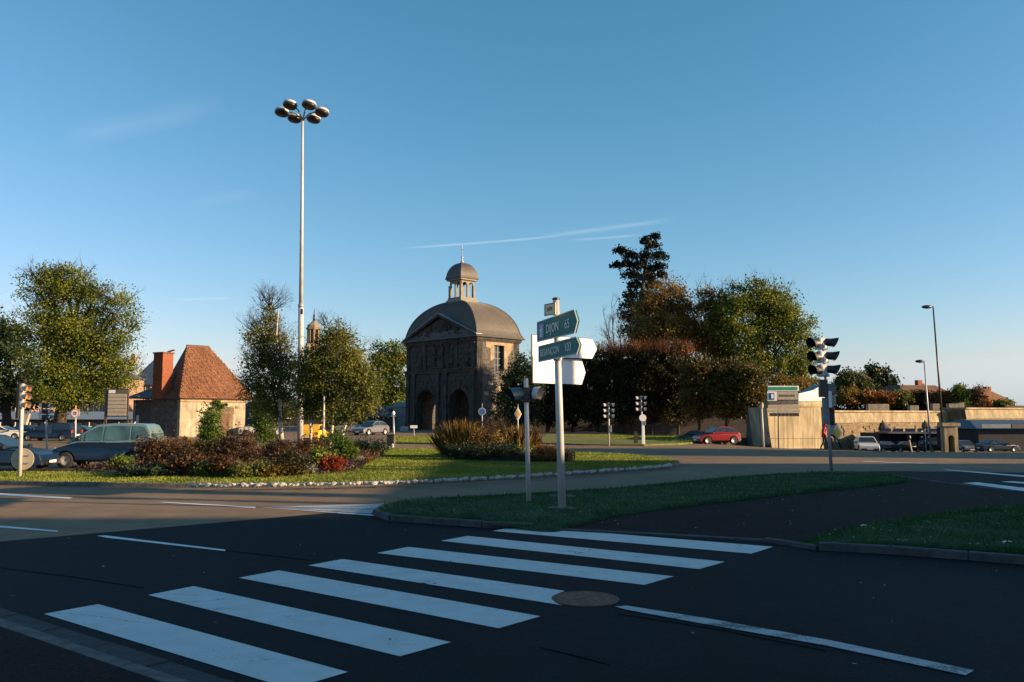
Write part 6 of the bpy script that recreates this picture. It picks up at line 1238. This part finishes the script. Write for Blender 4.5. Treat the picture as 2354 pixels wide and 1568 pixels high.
# ================================================================== person in a red coat behind the large traffic light
def skin_fig(name, joints, bones, m, parent, sub=2):
    me = bpy.data.meshes.new(name); me.from_pydata([j[0] for j in joints], bones, []); me.materials.append(M[m]); o = bpy.data.objects.new(name, me); C.objects.link(o); o.parent = parent
    s = o.modifiers.new('skin', 'SKIN'); s.use_smooth_shade = True; o.modifiers.new('sub', 'SUBSURF').levels = sub
    if not me.skin_vertices: me.attributes.new if False else None
    lay = me.skin_vertices[0] if me.skin_vertices else None
    if lay is None:
        bpy.context.view_layer.objects.active = o; o.select_set(True); bpy.ops.mesh.customdata_skin_add(); lay = me.skin_vertices[0]
    for i, j in enumerate(joints): lay.data[i].radius = (j[1], j[1] * (j[2] if len(j) > 2 else 1)); lay.data[i].use_root = (i == 0)
    return o
pb = gx(1894, 52); pr_ = empty('person', pb, R(-15), 'person in a red hooded coat walking behind the large traffic light', 'person')
J = [((0, 0, .92), .13, .8), ((0, 0, 1.15), .14, .75), ((.01, 0, 1.38), .15, .65), ((.01, 0, 1.47), .06), ((.03, 0, 1.53), .06), ((.04, 0, 1.62), .095, 1.1), ((.04, 0, 1.70), .075),
     ((.0, -.19, 1.38), .06), ((-.08, -.22, 1.12), .05), ((.06, -.22, .92), .035), ((.10, -.22, .84), .03), ((.0, .19, 1.38), .06), ((.08, .23, 1.12), .05), ((.18, .2, .92), .035), ((.22, .2, .85), .03),
     ((.02, -.09, .88), .09), ((.16, -.09, .5), .065), ((.22, -.09, .10), .045), ((.34, -.09, .05), .035), ((-.02, .09, .88), .09), ((-.05, .09, .48), .065), ((-.24, .09, .14), .045), ((-.14, .09, .05), .035)]
bones = [(0, 1), (1, 2), (2, 3), (3, 4), (4, 5), (5, 6), (2, 7), (7, 8), (8, 9), (9, 10), (2, 11), (11, 12), (12, 13), (13, 14), (0, 15), (15, 16), (16, 17), (17, 18), (0, 19), (19, 20), (20, 21), (21, 22)]
skin_fig('body', J, bones, 'dark_cloth', pr_)
JC = [((0, 0, 1.0), .18, .85), ((0, 0, 1.2), .17, .8), ((.01, 0, 1.38), .18, .66), ((.02, 0, 1.48), .09), ((0, 0, .78), .19, .9), ((.0, -.20, 1.38), .085), ((-.08, -.23, 1.12), .07), ((.05, -.23, .95), .055), ((.0, .20, 1.38), .085), ((.08, .24, 1.12), .07), ((.16, .21, .96), .055)]
skin_fig('coat', JC, [(0, 1), (1, 2), (2, 3), (0, 4), (2, 5), (5, 6), (6, 7), (2, 8), (8, 9), (9, 10)], 'red', pr_)
MB().lathe([(.06, -.14), (.125, -.06), (.135, .03), (.10, .11), (.01, .15)], (.025, 0, 1.63), 16).build('hood', 'red', pr_, smooth_=True); MB().lathe([(.02, -.10), (.08, -.05), (.085, .03), (.03, .09)], (.075, 0, 1.62), 12).build('face', 'skin', pr_, smooth_=True)
